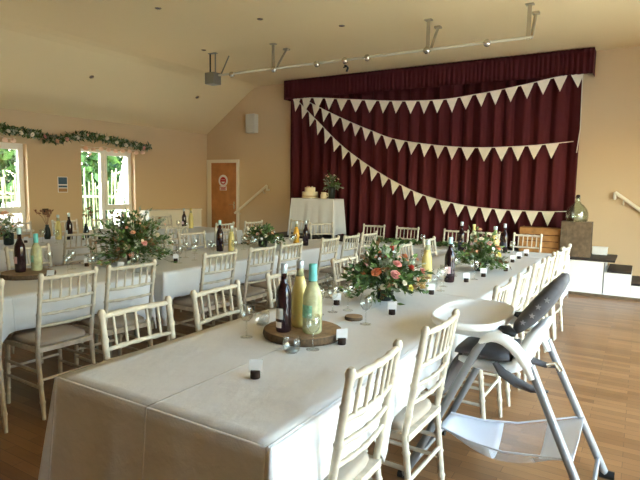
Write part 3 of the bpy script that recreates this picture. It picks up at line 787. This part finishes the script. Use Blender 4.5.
# wine glasses and tumblers
def wine_glass(x, y, label, first=[]):
    if not first:
        t = thing('wine_glass', 'x', 'glass')
        MB().lathe([(.031, 0), (.031, .002), (.012, .005), (.004, .009)], n=18).build('foot', GLASS, t)
        MB().lathe([(.0042, .008), (.0035, .05), (.004, .078)], n=10).build('stem', GLASS, t)
        MB().lathe([(.003, .078), (.018, .084), (.031, .105), (.034, .125), (.031, .15), (.027, .165), (.0255, .165), (.0295, .15), (.0325, .125), (.0295, .106), (.017, .086), (0, .081)], n=20).build('bowl', GLASS, t)
        first.append(t)
    return dup(first[0], USED, (x, y, CZ), 0, label, 'wine glasses on the tables')
def tumbler(x, y, label, first=[]):
    if not first:
        t = thing('tumbler', 'x', 'glass')
        MB().lathe([(0, 0), (.028, 0), (.038, .012), (.042, .045), (.039, .072), (.037, .072), (.040, .045), (.036, .014), (.027, .006), (0, .006)], n=20).build('glass_wall', GLASS, t)
        MB().lathe([(0, .0065), (.026, .0065), (.028, .009), (0, .009)], n=16).build('thick_base', SILV, t)
        first.append(t)
    return dup(first[0], USED, (x, y, CZ), 0, label, 'tumblers on the tables')
for x, y, l in [(-1.634, 2.00, 'wine glass at the left of the front log slice'), (-1.255, 2.015, 'wine glass just in front of the front log slice'),
                (-1.58, 2.60, 'wine glass nearest behind the three bottles on the near table'), (-1.545, 2.70, 'wine glass second behind the three bottles on the near table'), (-1.49, 2.79, 'wine glass third behind the three bottles on the near table'),
                (-1.255, 2.56, 'wine glass by the small coaster on the near table'), (-1.77, 3.04, 'wine glass by the left of the near bouquet'),
                (-1.22, 3.72, 'wine glass just behind the near bouquet, on its right'), (-1.47, 3.80, 'wine glass between the near bouquet and the amber tumbler'), (-1.26, 3.90, 'wine glass in front of the dark bottle midway along the near table'),
                (-1.34, 4.42, 'wine glass between dark bottle and far bouquet'), (-1.15, 4.36, 'wine glass right of the dark bottle midway along the near table'),
                (-1.22, 5.24, 'wine glass nearest behind the far bouquet'), (-1.2, 5.46, 'wine glass second behind the far bouquet'), (-1.72, 4.72, 'wine glass left of the far bouquet'), (-1.70, 5.5, 'wine glass near the head table on the left of the near table'),
                (-2.32, 6.30, 'lone wine glass on the left half of the head table'), (-1.22, 6.2, 'wine glass on the right end of the head table')]:
    wine_glass(x, y, l)
for x, y, l in [(-1.315, 1.93, 'tumbler in front of the front log slice'), (-1.715, 2.23, 'tumbler at the back left of the front log slice'),
                (-1.35, 3.90, 'tumbler beside the yellow juice bottle'), (-1.33, 3.62, 'tumbler at the right of the near bouquet'), (-1.08, 5.16, 'tumbler behind the far bouquet')]:
    tumbler(x, y, l)
random.seed(21)
for i, (x, y) in enumerate(sorted([(-3.95, 2.56), (-4.18, 2.75), (-3.78, 2.66), (-4.28, 2.60), (-3.75, 3.78), (-3.95, 3.86), (-3.70, 4.0), (-3.86, 4.12), (-3.66, 4.62), (-3.9, 4.72), (-3.58, 4.93), (-3.72, 3.55), (-3.68, 4.3), (-3.78, 4.73), (-3.52, 5.15), (-3.62, 5.35), (-4.2, 3.9), (-4.1, 4.15), (-4.15, 4.8), (-3.60, 2.95)], key=lambda q: q[1])):
    wine_glass(x, y, 'wine glass on the middle table, %s from its left end' % (ORD+['tenth', 'eleventh', 'twelfth', 'thirteenth', 'fourteenth', 'fifteenth', 'sixteenth', 'seventeenth', 'eighteenth', 'nineteenth', 'twentieth'])[i])
for i, (x, y) in enumerate([(-6.28, 3.75), (-6.1, 3.82), (-6.22, 4.42), (-6.05, 4.6), (-6.30, 4.8), (-6.02, 5.2), (-6.22, 5.5), (-5.98, 5.85), (-6.3, 6.0)]):
    wine_glass(x, y, 'wine glass on the window table, %s from its left end' % ORD[i])
# small coaster with amber glass
log_slice(-1.36, 2.62, CZ, .052, .018, 'small log coaster behind the front log slice', 'log slices on the tables')
log_slice(-1.66, 2.30, CZ, .045, .016, 'small log coaster left of the front log slice', 'log slices on the tables') if False else None
am = thing('juice_glass', 'short glass of amber juice in front of the yellow juice bottle', 'glass', (-1.37, 3.72, CZ))
MB().lathe([(0, .004), (.034, .004), (.037, .06), (0, .06)], n=18).build('juice', AMB, am)
MB().lathe([(.034, 0), (.039, .10), (.037, .10), (.035, .06)], n=18).build('glass_wall', GLASS, am)

# place cards in slots of small dark logs
def place_card(x, y, rz, label, first=[]):
    if not first:
        t = thing('place_card', 'x', 'place card')
        MB().lathe([(.019, 0), (.020, .004), (.0195, .028), (.018, .03)], n=14).build('log_holder', LOGB, t)
        MB().add([(-.027, .0, .02), (.027, .0, .02), (.029, .010, .074), (-.025, .010, .07), (-.027, .002, .02), (.027, .002, .02), (.029, .012, .074), (-.025, .012, .07)], [(0,1,2,3), (7,6,5,4), (0,4,5,1), (1,5,6,2), (2,6,7,3), (3,7,4,0)]).build('card', CARD, t)
        first.append(t)
    return dup(first[0], USED, (x, y, CZ), R(rz), label, 'place cards on the tables')
for x, y, rz, l in [(-1.251, 1.585, 28, 'place card nearest the front end of the near table'), (-1.185, 2.165, 35, 'place card at the right rim of the front log slice'), (-1.225, 2.85, 30, 'place card in front of the near bouquet'),
                    (-1.62, 2.88, 32, 'place card left of the near bouquet'), (-1.235, 3.56, 30, 'place card at the right of the near bouquet'), (-1.17, 4.20, 28, 'place card in front of the dark bottle midway along the near table'),
                    (-1.12, 4.54, 25, 'place card in front of the far bouquet'), (-1.03, 4.98, 25, 'place card at the right of the far bouquet'), (-1.10, 5.62, 20, 'place card nearest the front of the three by the yellow bottle'), (-1.10, 5.95, 20, 'middle place card of the three by the yellow bottle'), (-1.08, 6.25, 20, 'place card on the right end of the head table'),
                    (-3.87, 2.36, 40, 'place card by the log slice on the middle table'), (-4.22, 2.92, 40, 'place card left of the bouquet on the middle table'), (-3.80, 2.95, 38, 'place card in front of the bouquet on the middle table'), (-3.82, 3.60, 38, 'place card right of the bouquet on the middle table'),
                    (-6.42, 3.62, 40, 'place card at the left end of the window table'), (-6.20, 4.24, 40, 'place card beside the dark bottle on the window table'), (-6.1, 4.42, 40, 'place card further along the window table')]:
    place_card(x, y, rz, l)

# ------------------------------------------------------------------ flowers
def bouquet(name, label, x, y, w, h, nleaf, blooms, seed, pot=.09, potr=.055, low=.0, mix=(.5, .3, .2), zbase=None, lean=0, flow=1.0):
    random.seed(seed)
    z0 = CZ if zbase is None else zbase
    t = thing(name, label, 'flowers', (x, y, z0), 0, 'flower arrangements')
    MB().lathe([(0, 0), (potr*.8, 0), (potr, .01), (potr*1.05, pot*.8), (potr, pot), (potr*.9, pot), (potr*.9, pot*.9), (0, pot*.88)], n=20).build('pot', DKPOT, t)
    mbs = {LEAF1: MB(), LEAF2: MB(), LEAF3: MB(), LEAFB: MB()}
    st = MB(); c0 = Vector((0, 0, pot))
    for k in range(nleaf//7):
        a = random.uniform(0, 2*PI); el = abs(random.gauss(.0, .75)); el = min(el, 1.5)
        up = random.random() < .62
        el = random.uniform(.15, 1.45) if up else random.uniform(-.35, .2)
        L = 1/math.sqrt((math.cos(el)/(w/2))**2+(math.sin(max(el, .05))/(h-pot))**2)*random.uniform(.55, 1.05)
        d = Vector((math.cos(a)*math.cos(el), math.sin(a)*math.cos(el), math.sin(el)))
        e = c0+d*L
        e.z = max(e.z, .02)
        mid = c0+d*L*.5+Vector((0, 0, L*.12))
        st.tube([c0, mid, e], [.0025, .002, .001], 4, cap=False)
        m = random.choices([LEAF1, LEAF2, LEAF3, LEAFB], [mix[0], mix[1], mix[2], .14])[0]
        for q in range(8):
            f = random.uniform(.35, 1.0); p = c0.lerp(mid, f*2) if f < .5 else mid.lerp(e, f*2-1)
            dd = (d+Vector((random.uniform(-1, 1), random.uniform(-1, 1), random.uniform(-.7, .8)))*.9)
            p = p+Vector((random.uniform(-1, 1), random.uniform(-1, 1), random.uniform(-1, 1)))*.012
            p.z = max(p.z, .012)
            if dd.z < 0 and p.z < .06: dd.z = abs(dd.z)*.2
            mbs[m].leaf(p, dd, random.uniform(.03, .062)*flow, random.uniform(.007, .015)*flow)
    st.build('stems', LEAF1, t)
    for m, mb in mbs.items():
        if mb.v: mb.build('foliage', m, t)
    for k in range(16 if w > .45 else 5):   # small pale filler blossoms
        a = random.uniform(0, 2*PI); el = random.uniform(.1, 1.3); q = random.uniform(.8, 1.0)
        L = q/math.sqrt((math.cos(el)/(w/2))**2+(math.sin(el)/(h-pot))**2)*.92
        dd = Vector((math.cos(a)*math.cos(el), math.sin(a)*math.cos(el), math.sin(el)))
        bloom(random.uniform(.011, .017), random.choice([CREAMB, CARD, BLUSH]), t, c0+dd*L, dd.to_track_quat('Z', 'Y').to_euler()).name = 'blossom'
    for (bx, by, bz, r, m) in blooms:
        d = Vector((bx, by, bz-pot*.6)); d.normalize()
        rot = d.to_track_quat('Z', 'Y').to_euler()
        bloom(r, m, t, (bx, by, bz), rot)
    return t
bouquet('flower_arrangement', 'bouquet of peach and pink blooms in a dark pot, nearest on the near table', -1.43, 3.20, .62, .38, 1100,
        [(.0, -.14, .20, .040, PEACH), (-.10, -.12, .17, .034, PEACH), (.11, -.10, .19, .038, PINK), (.10, -.05, .25, .036, PINK), (.03, .02, .33, .042, CORAL), (.15, .05, .22, .036, CORAL), (.22, .08, .20, .034, PINK), (.20, -.06, .11, .026, YELL), (.0, -.05, .29, .030, CORAL), (-.13, .02, .24, .026, BLUSH), (.08, .12, .28, .03, PEACH), (.06, -.17, .12, .022, CREAMB), (.13, -.14, .13, .02, CREAMB), (.18, -.11, .15, .02, CREAMB), (-.2, .1, .2, .03, PINK)], 31, pot=.10, mix=(.4, .35, .28))
bouquet('flower_arrangement', 'bouquet of white and pink blooms, further along the near table', -1.23, 4.85, .52, .38, 950,
        [(.10, -.10, .26, .034, PINK), (.15, -.02, .22, .034, PEACH), (.03, -.12, .30, .028, CREAMB), (.08, -.05, .34, .028, CREAMB), (.13, .04, .32, .028, CREAMB), (-.06, -.08, .33, .026, CREAMB), (-.02, .02, .37, .026, BLUSH), (.18, -.08, .17, .026, YELL), (.0, .1, .3, .03, PINK)], 32, pot=.10, mix=(.35, .45, .25))
bouquet('flower_arrangement', 'largest bouquet, trailing greenery with bronze leaves, on the middle table', -4.10, 3.33, .90, .52, 1700,
        [(-.06, -.12, .22, .04, BLUSH), (.08, -.13, .16, .036, CREAMB), (.0, -.16, .13, .03, BLUSH), (-.17, -.06, .22, .04, PEACH), (.2, -.04, .20, .034, PINK), (-.1, .0, .33, .03, CORAL), (.1, -.08, .29, .03, BLUSH), (.22, .1, .26, .03, CREAMB), (-.22, .08, .18, .034, PEACH), (.15, -.14, .10, .028, PINK)], 33, pot=.11, mix=(.42, .18, .28), flow=1.0)
bouquet('flower_arrangement', 'low dark green bouquet at the far end of the middle table', -3.93, 5.12, .54, .26, 760,
        [(.0, -.1, .16, .028, CREAMB), (.10, -.08, .14, .026, CREAMB), (.14, .0, .17, .024, BLUSH), (-.1, -.05, .15, .024, YELL)], 34, pot=.08, mix=(.75, .15, .08))
bouquet('flower_arrangement', 'loose bunch of dried blooms at the left end of the window table', -6.35, 3.38, .36, .42, 200,
        [(.0, -.05, .36, .05, BLUSH), (.08, .0, .34, .04, CREAMB), (-.1, .03, .36, .045, BLUSH)], 35, pot=.14, mix=(.2, .3, .3))
for i, (x, y, lab) in enumerate([(-6.62, 4.02, 'left of two slim vases of dried brown flowers on the window table'), (-6.38, 4.42, 'right of two slim vases of dried brown flowers on the window table')]):
    random.seed(50+i)
    t = thing('flower_vase', lab, 'vase', (x, y, CZ), 0, 'vases of dried flowers')
    MB().lathe([(0, 0), (.035, 0), (.045, .05), (.035, .13), (.02, .17), (.024, .19), (.018, .19), (.0, .17)], n=16).build('vase', DKPOT, t)
    s = MB()
    for k in range(9):
        e = Vector((random.uniform(-.13, .13), random.uniform(-.13, .13), random.uniform(.28, .40)))
        s.tube([(0, 0, .17), e*.5+Vector((0, 0, .12)), e], .002, 4)
        hd = MB()
        for q in range(6): hd.leaf(e, (random.uniform(-1, 1), random.uniform(-1, 1), random.uniform(-.4, 1)), .04, .012)
        hd.build('flower_head', DRIED, t)
    s.build('stems', DRIED, t)
# greenery runner along the head table
random.seed(41)
gr = thing('greenery_runner', 'leafy green runner lying along the head table', 'greenery', (-2.45, 6.50, CZ))
m1 = MB(); m2 = MB()
for k in range(420):
    x = random.uniform(-.60, .55); y = random.gauss(0, .035)
    (m1 if random.random() < .8 else m2).leaf((x, y, random.uniform(.008, .04)), (random.uniform(-1, 1), random.uniform(-.6, .6), random.uniform(.05, .6)), random.uniform(.04, .075), random.uniform(.010, .018))
m1.build('foliage', LEAF1, gr); m2.build('foliage', LEAF2, gr)

# ------------------------------------------------------------------ cake, crates, demijohn on the stage
ck = thing('wedding_cake', 'two tier cream cake on the stage side table', 'cake', (-5.42, 8.52, 1.2545))
MB().lathe([(0, 0), (.165, 0), (.165, .008), (0, .008)], n=28).build('cake_board', STEEL, ck)
MB().lathe([(0, .0085), (.145, .0085), (.15, .015), (.15, .115), (.143, .125), (0, .125)], n=28).build('lower_tier', ICING, ck)
MB().lathe([(.1505, .03), (.153, .032), (.153, .05), (.1505, .052)], n=28).build('ribbon_band', CAKEG, ck)
MB().lathe([(0, .1255), (.095, .1255), (.10, .132), (.10, .20), (.094, .208), (0, .208)], n=28).build('upper_tier', ICING, ck)
for a in range(5): bloom(.024, random.choice([BLUSH, CREAMB]), ck, (.05*math.cos(a*1.25), .05*math.sin(a*1.25), .21))
jg = thing('milk_jug', 'small cream jug between the cake and the dark vase', 'jug', (-5.08, 8.46, 1.2545))
MB().lathe([(0, 0), (.05, 0), (.062, .03), (.058, .07), (.045, .10), (.05, .12), (.046, .12), (.04, .10), (0, .09)], n=18).build('body', ICING, jg)
MB().tube([(.045, 0, .105), (.09, 0, .10), (.095, 0, .05), (.055, 0, .03)], .008, 8).build('handle', ICING, jg)
bouquet('flower_arrangement', 'wispy bouquet in a dark vase beside the cake', -4.99, 8.60, .40, .52, 260,
        [(-.03, -.08, .40, .03, BLUSH), (.08, -.05, .43, .028, CREAMB), (-.12, 0, .42, .028, PINK), (.12, .03, .36, .026, BLUSH)], 36, pot=.22, potr=.065, zbase=1.2545, mix=(.3, .2, .5))

c1 = thing('wooden_crate', 'dark aged crate standing on end under the demijohn', 'crate', (-.79, 8.50, SZ+.002))
for k in range(5): MB().box(-.198+k*.08, -.122+k*.08, -.13, -.118, 0, .505).build('slat', CRATE1, c1)
for k in range(4):
    MB().box(-.198, -.186, -.117+k*.062, -.059+k*.062, 0, .505).build('slat', CRATE1, c1)
    MB().box(.186, .198, -.117+k*.062, -.059+k*.062, 0, .505).build('slat', CRATE1, c1)
MB().box(-.185, .185, -.117, .13, .485, .505).build('end_panel', CRATE1, c1)
MB().box(-.185, .185, -.117, .13, 0, .02).build('end_panel', CRATE1, c1)
MB().box(-.185, .185, .115, .13, .02, .485).build('end_panel', CRATE1, c1)
c2 = thing('wooden_crate', 'orange brown slatted crate lying on its side left of the demijohn crate', 'crate', (-1.29, 8.62, SZ+.002))
for k in range(4): MB().box(-.285, .285, -.16, -.146, .004+k*.094, .088+k*.094).build('slat', CRATE2, c2)
for s in (-1, 1): MB().box(s*.275-.01, s*.275+.01, -.145, .15, 0, .385).build('end_panel', CRATE2, c2)
MB().box(-.264, .264, -.145, .15, .365, .38).build('top_panel', CRATE2, c2); MB().box(-.264, .264, -.145, .15, 0, .015).build('base_panel', CRATE2, c2)
dj = thing('demijohn', 'large green glass demijohn bottle standing on the dark crate', 'demijohn', (-.80, 8.48, SZ+.002+.506)); dj.scale = (.95, .95, .88)
MB().lathe([(0, 0), (.13, 0), (.15, .02), (.157, .07), (.155, .14), (.14, .20), (.095, .26), (.05, .30), (.034, .33), (.032, .385), (.04, .39), (.04, .405), (.03, .41), (.028, .385), (.03, .33), (.045, .30), (.09, .257), (.133, .198), (.148, .14), (.15, .07), (.143, .024), (.125, .008), (0, .008)], n=28).build('glass_body', DEMI, dj)
MB().lathe([(0, .375), (.025, .375), (.03, .42), (.02, .44), (0, .44)], n=14).build('cork', LOGB, dj)
wb = thing('floor_box', 'small white box on the stage floor at the right of the crates', 'box', (-.50, 8.95, SZ+.002))
MB().box(-.10, .10, -.06, .06, 0, .10, bev=.006).build('body', WHITE, wb); MB().box(-.105, .105, -.065, .065, .101, .115, bev=.004).build('lid', WHITE, wb)

# ------------------------------------------------------------------ high chair (faces the table, -x)
hc = thing('high_chair', 'grey and white high chair with star print cover beside the near table', 'high chair', (-.50, 2.74, 0))
def bar(pts, r, m, nm, n=10, flat=None, par=hc): return MB().tube(pts, r, n, flat=flat).build(nm, m, par)
for s in (-1, 1):
    y = s*.25; yf = s*.29
    bar([(-.085, y, .80), (-.13, y, .73), (-.46, yf, .015)], [.014, .020, .020], HCGREY, 'leg')
    bar([(.115, y, .70), (.15, y, .62), (.43, yf, .015)], .020, HCGREY, 'leg')
    # white arched hub running from the front leg down to the rear leg
    arch = [(-.115, .775), (-.10, .797), (-.07, .815), (-.035, .82), (.0, .812), (.04, .785), (.075, .745), (.105, .70), (.128, .655)]
    MB().tube([(a_, y, b_-.012) for a_, b_ in arch], [.014, .022, .028, .032, .034, .034, .032, .029, .025], 12, flat=.8).build('arch_hub', HCWHITE, hc)
    bar([(-.49, yf, .02), (-.43, yf, .02)], .02, BLACK, 'foot')
    bar([(.40, yf, .02), (.47, yf, .02)], .022, BLACK, 'foot')
bar([(-.43, -.29, .07), (-.43, .29, .07)], .013, HCGREY, 'cross_bar')
bar([(.39, -.285, .10), (.39, .285, .10)], .011, HCGREY, 'cross_bar')
# seat shell, white
def loft(sections, nm, m, closed=True):
    """sections: list of (centre xz, half width y, half thick, normal angle)"""
    mb = MB(); n = 16; vs = []; fs = []
    for (cx, cz, hy, ht, ang) in sections:
        for i in range(n):
            a = 2*PI*i/n; c, s2 = math.cos(a), math.sin(a); e = .6
            u = math.copysign(abs(c)**e, c)*hy; v = math.copysign(abs(s2)**e, s2)*ht
            vs.append((cx-math.sin(ang)*v, u, cz+math.cos(ang)*v))
    for k in range(len(sections)-1):
        for i in range(n): fs.append((k*n+i, k*n+(i+1) % n, (k+1)*n+(i+1) % n, (k+1)*n+i))
    fs += [tuple(range(n))[::-1], tuple((len(sections)-1)*n+i for i in range(n))]
    return mb.add(vs, fs, True).build(nm, m, hc)
loft([(-.25, .635, .13, .02, -.1), (-.18, .63, .165, .03, 0), (-.04, .62, .17, .035, .05), (.03, .645, .165, .035, .7), (.06, .70, .16, .04, .95), (.085, .76, .155, .04, .85), (.12, .82, .14, .03, .8), (.15, .86, .10, .014, .8)], 'seat_shell', HCWHITE)
loft([(-.27, .672, .13, .018, -.2), (-.20, .682, .155, .026, 0), (-.06, .678, .165, .03, 0), (.0, .69, .16, .03, .35)], 'seat_cushion', HCFAB)
bp = loft([(.005, .80, .09, .018, .75), (.025, .83, .135, .032, .76), (.07, .885, .155, .042, .78), (.11, .935, .16, .045, .80), (.145, .985, .155, .043, .82), (.18, 1.035, .13, .036, .86), (.205, 1.075, .10, .026, .9), (.215, 1.092, .06, .010, .95)], 'back_cushion', HCFAB)
lc = loft([(-.24, .655, .12, .016, .9), (-.275, .60, .125, .018, 1.15), (-.33, .46, .13, .016, 1.15), (-.36, .39, .11, .012, 1.15)], 'leg_rest', HCFAB)
for s in (-1, 1):   # side wings of the cover hanging down
    MB().tube([(-.06, s*.185, .665), (-.02, s*.19, .625), (.05, s*.195, .59), (.12, s*.20, .575), (.19, s*.20, .578)], [.02, .042, .045, .036, .012], 8, flat=.35).build('side_wing', HCFAB, hc)
    MB().tube([(-.05, s*.165, .835), (-.01, s*.175, .83), (.03, s*.17, .81)], [.015, .04, .02], 8, flat=.6).build('arm_pad', BLACK, hc)
# star prints on the back cushion's outer rim and face
random.seed(9)
def star(cx, cy, cz, r, ax, ay):
    pts = []
    ax, ay = Vector(ax).normalized(), Vector(ay).normalized(); nn = ax.cross(ay)
    for k in range(10):
        a = PI/2+k*PI/5; q = r if k % 2 == 0 else r*.42
        pts.append(Vector((cx, cy, cz))+ax*q*math.cos(a)+ay*q*math.sin(a))
    pts2 = [p+nn*.0015 for p in pts]
    return pts, pts2
for (cx, cz, cy) in ((.055, .870, -.1515), (.095, .91, -.1605), (.12, .955, -.1605), (.155, .99, -.154)):
    p, p2 = star(cx, cy, cz, .015, (1, 0, 0), (0, 0, 1))
    MB().add(p+p2, [tuple(range(10))[::-1], tuple(range(10, 20))]).build('star_print', HCSTAR, bp)
for (x, y, z) in ((.06, -.07, .875), (.06, .06, .875), (.105, 0, .93), (.145, -.07, .985), (.145, .07, .985)):
    p, p2 = star(x-.034, y, z+.034, .017, (0, 1, 0), (.62, 0, .78))
    MB().add(p+p2, [tuple(range(10))[::-1], tuple(range(10, 20))]).build('star_print', HCSTAR, bp)
# tray with raised rim
tr = MB(); n = 36; ring = []
def trp(k, z, a):
    c, s2 = math.cos(a), math.sin(a); e = .72
    return (-.215+math.copysign(abs(c)**e, c)*.185*k, math.copysign(abs(s2)**e, s2)*.31*k, z)
lv = [(.86, .822), (.97, .828), (1.0, .845), (1.0, .858), (.965, .864), (.92, .855), (.90, .842), (.4, .840)]
vs = [trp(k, z, 2*PI*i/n) for k, z in lv for i in range(n)]
fs = [(a*n+i, a*n+(i+1) % n, (a+1)*n+(i+1) % n, (a+1)*n+i) for a in range(len(lv)-1) for i in range(n)]+[tuple(range(n))[::-1], tuple((len(lv)-1)*n+i for i in range(n))]
tr.add(vs, fs, True).build('tray', HCWHITE, hc)
for a_, b_ in ((-.20, -.165), (.165, .20)): MB().box(-.30, -.02, a_, b_, .775, .825, bev=.01).build('tray_support', HCWHITE, hc)
# sagging basket between the legs
def basket(nm, m, u0, u1):
    vs = []; fs = []; na, nb2 = 8, 12
    for i in range(na+1):
        for j in range(nb2+1):
            u = u0+(u1-u0)*i/na; v = j/nb2*2-1
            sag = .115*math.sin(PI*u)**.8*(1-abs(v)**2.2)
            vs.append((-.345+.66*u, v*(.10+.165*u), .235+.08*u-.05*math.sin(PI*u)-sag))
    for i in range(na):
        for j in range(nb2): fs.append((i*(nb2+1)+j, (i+1)*(nb2+1)+j, (i+1)*(nb2+1)+j+1, i*(nb2+1)+j+1))
    bk = MB().add(vs, fs, True).build(nm, m, hc)
    so = bk.modifiers.new('thick', 'SOLIDIFY'); so.thickness = .003
basket('basket_fabric', HCBAG, 0, .42); basket('basket_mesh', HCNET, .421, .74); basket('basket_fabric', HCBAG, .741, 1)
for s in (-1, 1): bar([(-.345, s*.101, .237), (-.18, s*.142, .22), (.0, s*.187, .23), (.315, s*.266, .317)], .005, HCBAG, 'basket_hem', 6)
bar([(.13, .16, .585), (.17, .17, .60), (.20, .15, .57)], .012, STEEL, 'recline_lever', 8)

# ------------------------------------------------------------------ outside the left windows
random.seed(77)
gd = MB().box(-60, XL-T-.02, -40, 60, -.4, -.2).build('ground', GRASS); gd['kind'] = 'structure'
gd2 = MB().box(XR+T+.02, 60, -40, 60, -.4, -.2).build('ground', GRASS); gd2['kind'] = 'structure'
fe = MB()
for k in range(210):
    y = -1+k*.068+random.uniform(-.015, .015); h = random.uniform(1.35, 1.9)
    fe.tube([(-12.0+random.uniform(-.05, .05), y, -.2), (-12.0+random.uniform(-.12, .12), y+random.uniform(-.08, .08), h)], .017, 5)
fe.box(-12.03, -11.97, -1, 13.3, .3, .36).box(-12.03, -11.97, -1, 13.3, 1.1, 1.16)
o = fe.build('stick_fence', FENCEM); tag(o, 'pale upright stick fence seen outside the left windows', 'fence')
rl = thing('white_railing', 'white slatted railing outside the window at the left edge', 'railing', (-9.9, 4.6, -.2))
for k in range(22): MB().box(-.02, .02, -1.0+k*.105, -.945+k*.105, 0, 1.02).build('picket', EXTW, rl)
MB().box(-.03, .03, -1.02, 1.3, 1.02, 1.10).build('top_rail', EXTW, rl)
pb = MB().box(-10.25, -10.05, 3.5, 5.9, -.2, .80, bev=.01).build('dark_backing', CRATE1); tag(pb, 'dark backing added behind the white railing outside', 'planter')  # invented dark backing, added so the gaps in the railing read dark
def tree(x, y, h, w, label, seed):
    random.seed(seed)
    t = thing('leafy_tree', label, 'tree', (x, y, -.2), 0, 'trees outside the left windows')
    MB().tube([(0, 0, 0), (.06, .04, h*.4), (0, .1, h*.8)], [.12, .09, .03], 8).build('trunk', DRIED, t)
    mb = MB()
    for k in range(1500):
        a = random.uniform(0, 2*PI); el = random.uniform(-1.2, 1.5); r = random.uniform(.5, 1)
        p = Vector((math.cos(a)*math.cos(el)*w*r, math.sin(a)*math.cos(el)*w*r, h*.62+math.sin(el)*h*.42*r))
        mb.leaf(p, (random.uniform(-1, 1), random.uniform(-1, 1), random.uniform(-1, .6)), random.uniform(.22, .4), random.uniform(.06, .11))
    mb.build('foliage', HEDGE, t)
hg = MB(); random.seed(88)
for k in range(7500):
    y = random.uniform(-1, 19); z = random.uniform(-.2, 1)**2*3.6 if False else random.uniform(-.1, 3.6+.5*noise.noise((y*.7, 0, 3)))
    hg.leaf((-13.15+random.uniform(-.35, .35)+.25*noise.noise((y, z, 0)), y, z), (random.uniform(-.4, 1), random.uniform(-1, 1), random.uniform(-1, .7)), random.uniform(.26, .42), random.uniform(.08, .14))
tag(hg.build('hedge', HEDGE), 'tall green hedge behind the stick fence outside', 'hedge')
for i, (x, y, h, w, l) in enumerate([(-15.6, 4.6, 5.8, 1.45, 'leafy tree beyond the stick fence, seen in the left edge window'), (-15.6, 7.75, 6.2, 1.5, 'leafy tree beyond the stick fence, seen at left in the second window'), (-15.6, 11.0, 5.8, 1.45, 'leafy tree beyond the stick fence, seen at right in the second window'), (-15.6, 14.6, 6.4, 1.7, 'leafy tree beyond the fence, farthest right')]):
    tree(x, y, h, w, l, 90+i)
tk = MB().tube([(-10.85, 8.2, -.2), (-10.85, 8.42, .93), (-10.85, 8.66, 2.05), (-10.85, 9.1, 4.2)], [.10, .085, .07, .05], 10).build('birch_trunk', TRUNK)
tag(tk, 'pale leaning birch trunk outside the second left window', 'tree trunk')

# ------------------------------------------------------------------ light
w = bpy.data.worlds.new('sky'); sc.world = w; w.use_nodes = True
nt = w.node_tree; bg = nt.nodes['Background']
sky = nt.nodes.new('ShaderNodeTexSky'); sky.sky_type = 'NISHITA'; sky.sun_disc = False; sky.sun_elevation = R(48); sky.sun_rotation = R(180); sky.air_density = 1.6; sky.dust_density = 1.2
nt.links.new(sky.outputs['Color'], bg.inputs['Color']); bg.inputs['Strength'].default_value = 1.5
def sun(name, energy, elev, az, col):
    l = bpy.data.lights.new(name, 'SUN'); l.energy = energy; l.angle = R(2); l.color = col
    o = bpy.data.objects.new(name, l); COL.objects.link(o)
    d = Vector((math.cos(R(elev))*math.sin(R(az)), math.cos(R(elev))*math.cos(R(az)), math.sin(R(elev))))
    o.rotation_euler = d.to_track_quat('Z', 'Y').to_euler(); return o
sun('sun', 5.5, 52, 180, (1, .94, .84))
def portal(x, y0, y1, z0, z1, sx):
    l = bpy.data.lights.new('window_portal', 'AREA'); l.shape = 'RECTANGLE'; l.size = z1-z0; l.size_y = y1-y0; l.cycles.is_portal = True
    o = bpy.data.objects.new('window_portal', l); COL.objects.link(o); o.location = (x, (y0+y1)/2, (z0+z1)/2)
    o.rotation_euler = (0, R(-90)*sx, 0)
for w_ in WL: portal(XL-T-.01, *w_, 1)
for w_ in WR: portal(XR+T+.01, *w_, -1)

# ------------------------------------------------------------------ camera
cam = bpy.data.cameras.new('camera'); co = bpy.data.objects.new('camera', cam); COL.objects.link(co)
cam.sensor_width = 36; cam.lens = 36*528/640; cam.clip_start = .05; cam.clip_end = 200
p, yw, ro = R(5.9), R(31.3), R(.9)
fw = Vector((-math.sin(yw)*math.cos(p), math.cos(yw)*math.cos(p), -math.sin(p))); rt = Vector((math.cos(yw), math.sin(yw), 0)); up = rt.cross(fw)
r2 = rt*math.cos(ro)+up*math.sin(ro); u2 = -rt*math.sin(ro)+up*math.cos(ro)
M = Matrix((r2, u2, -fw)).transposed().to_4x4(); M.translation = (0, 0, 1.5)
co.matrix_world = M
sc.camera = co
sc.view_settings.view_transform = 'Standard'; sc.view_settings.look = 'None'; sc.view_settings.gamma = 1; sc.view_settings.use_curve_mapping = False
sc.view_settings.exposure = 1.66
sc.cycles.max_bounces = 14; sc.cycles.diffuse_bounces = 7; sc.cycles.transparent_max_bounces = 24
sc.cycles.use_denoising = True
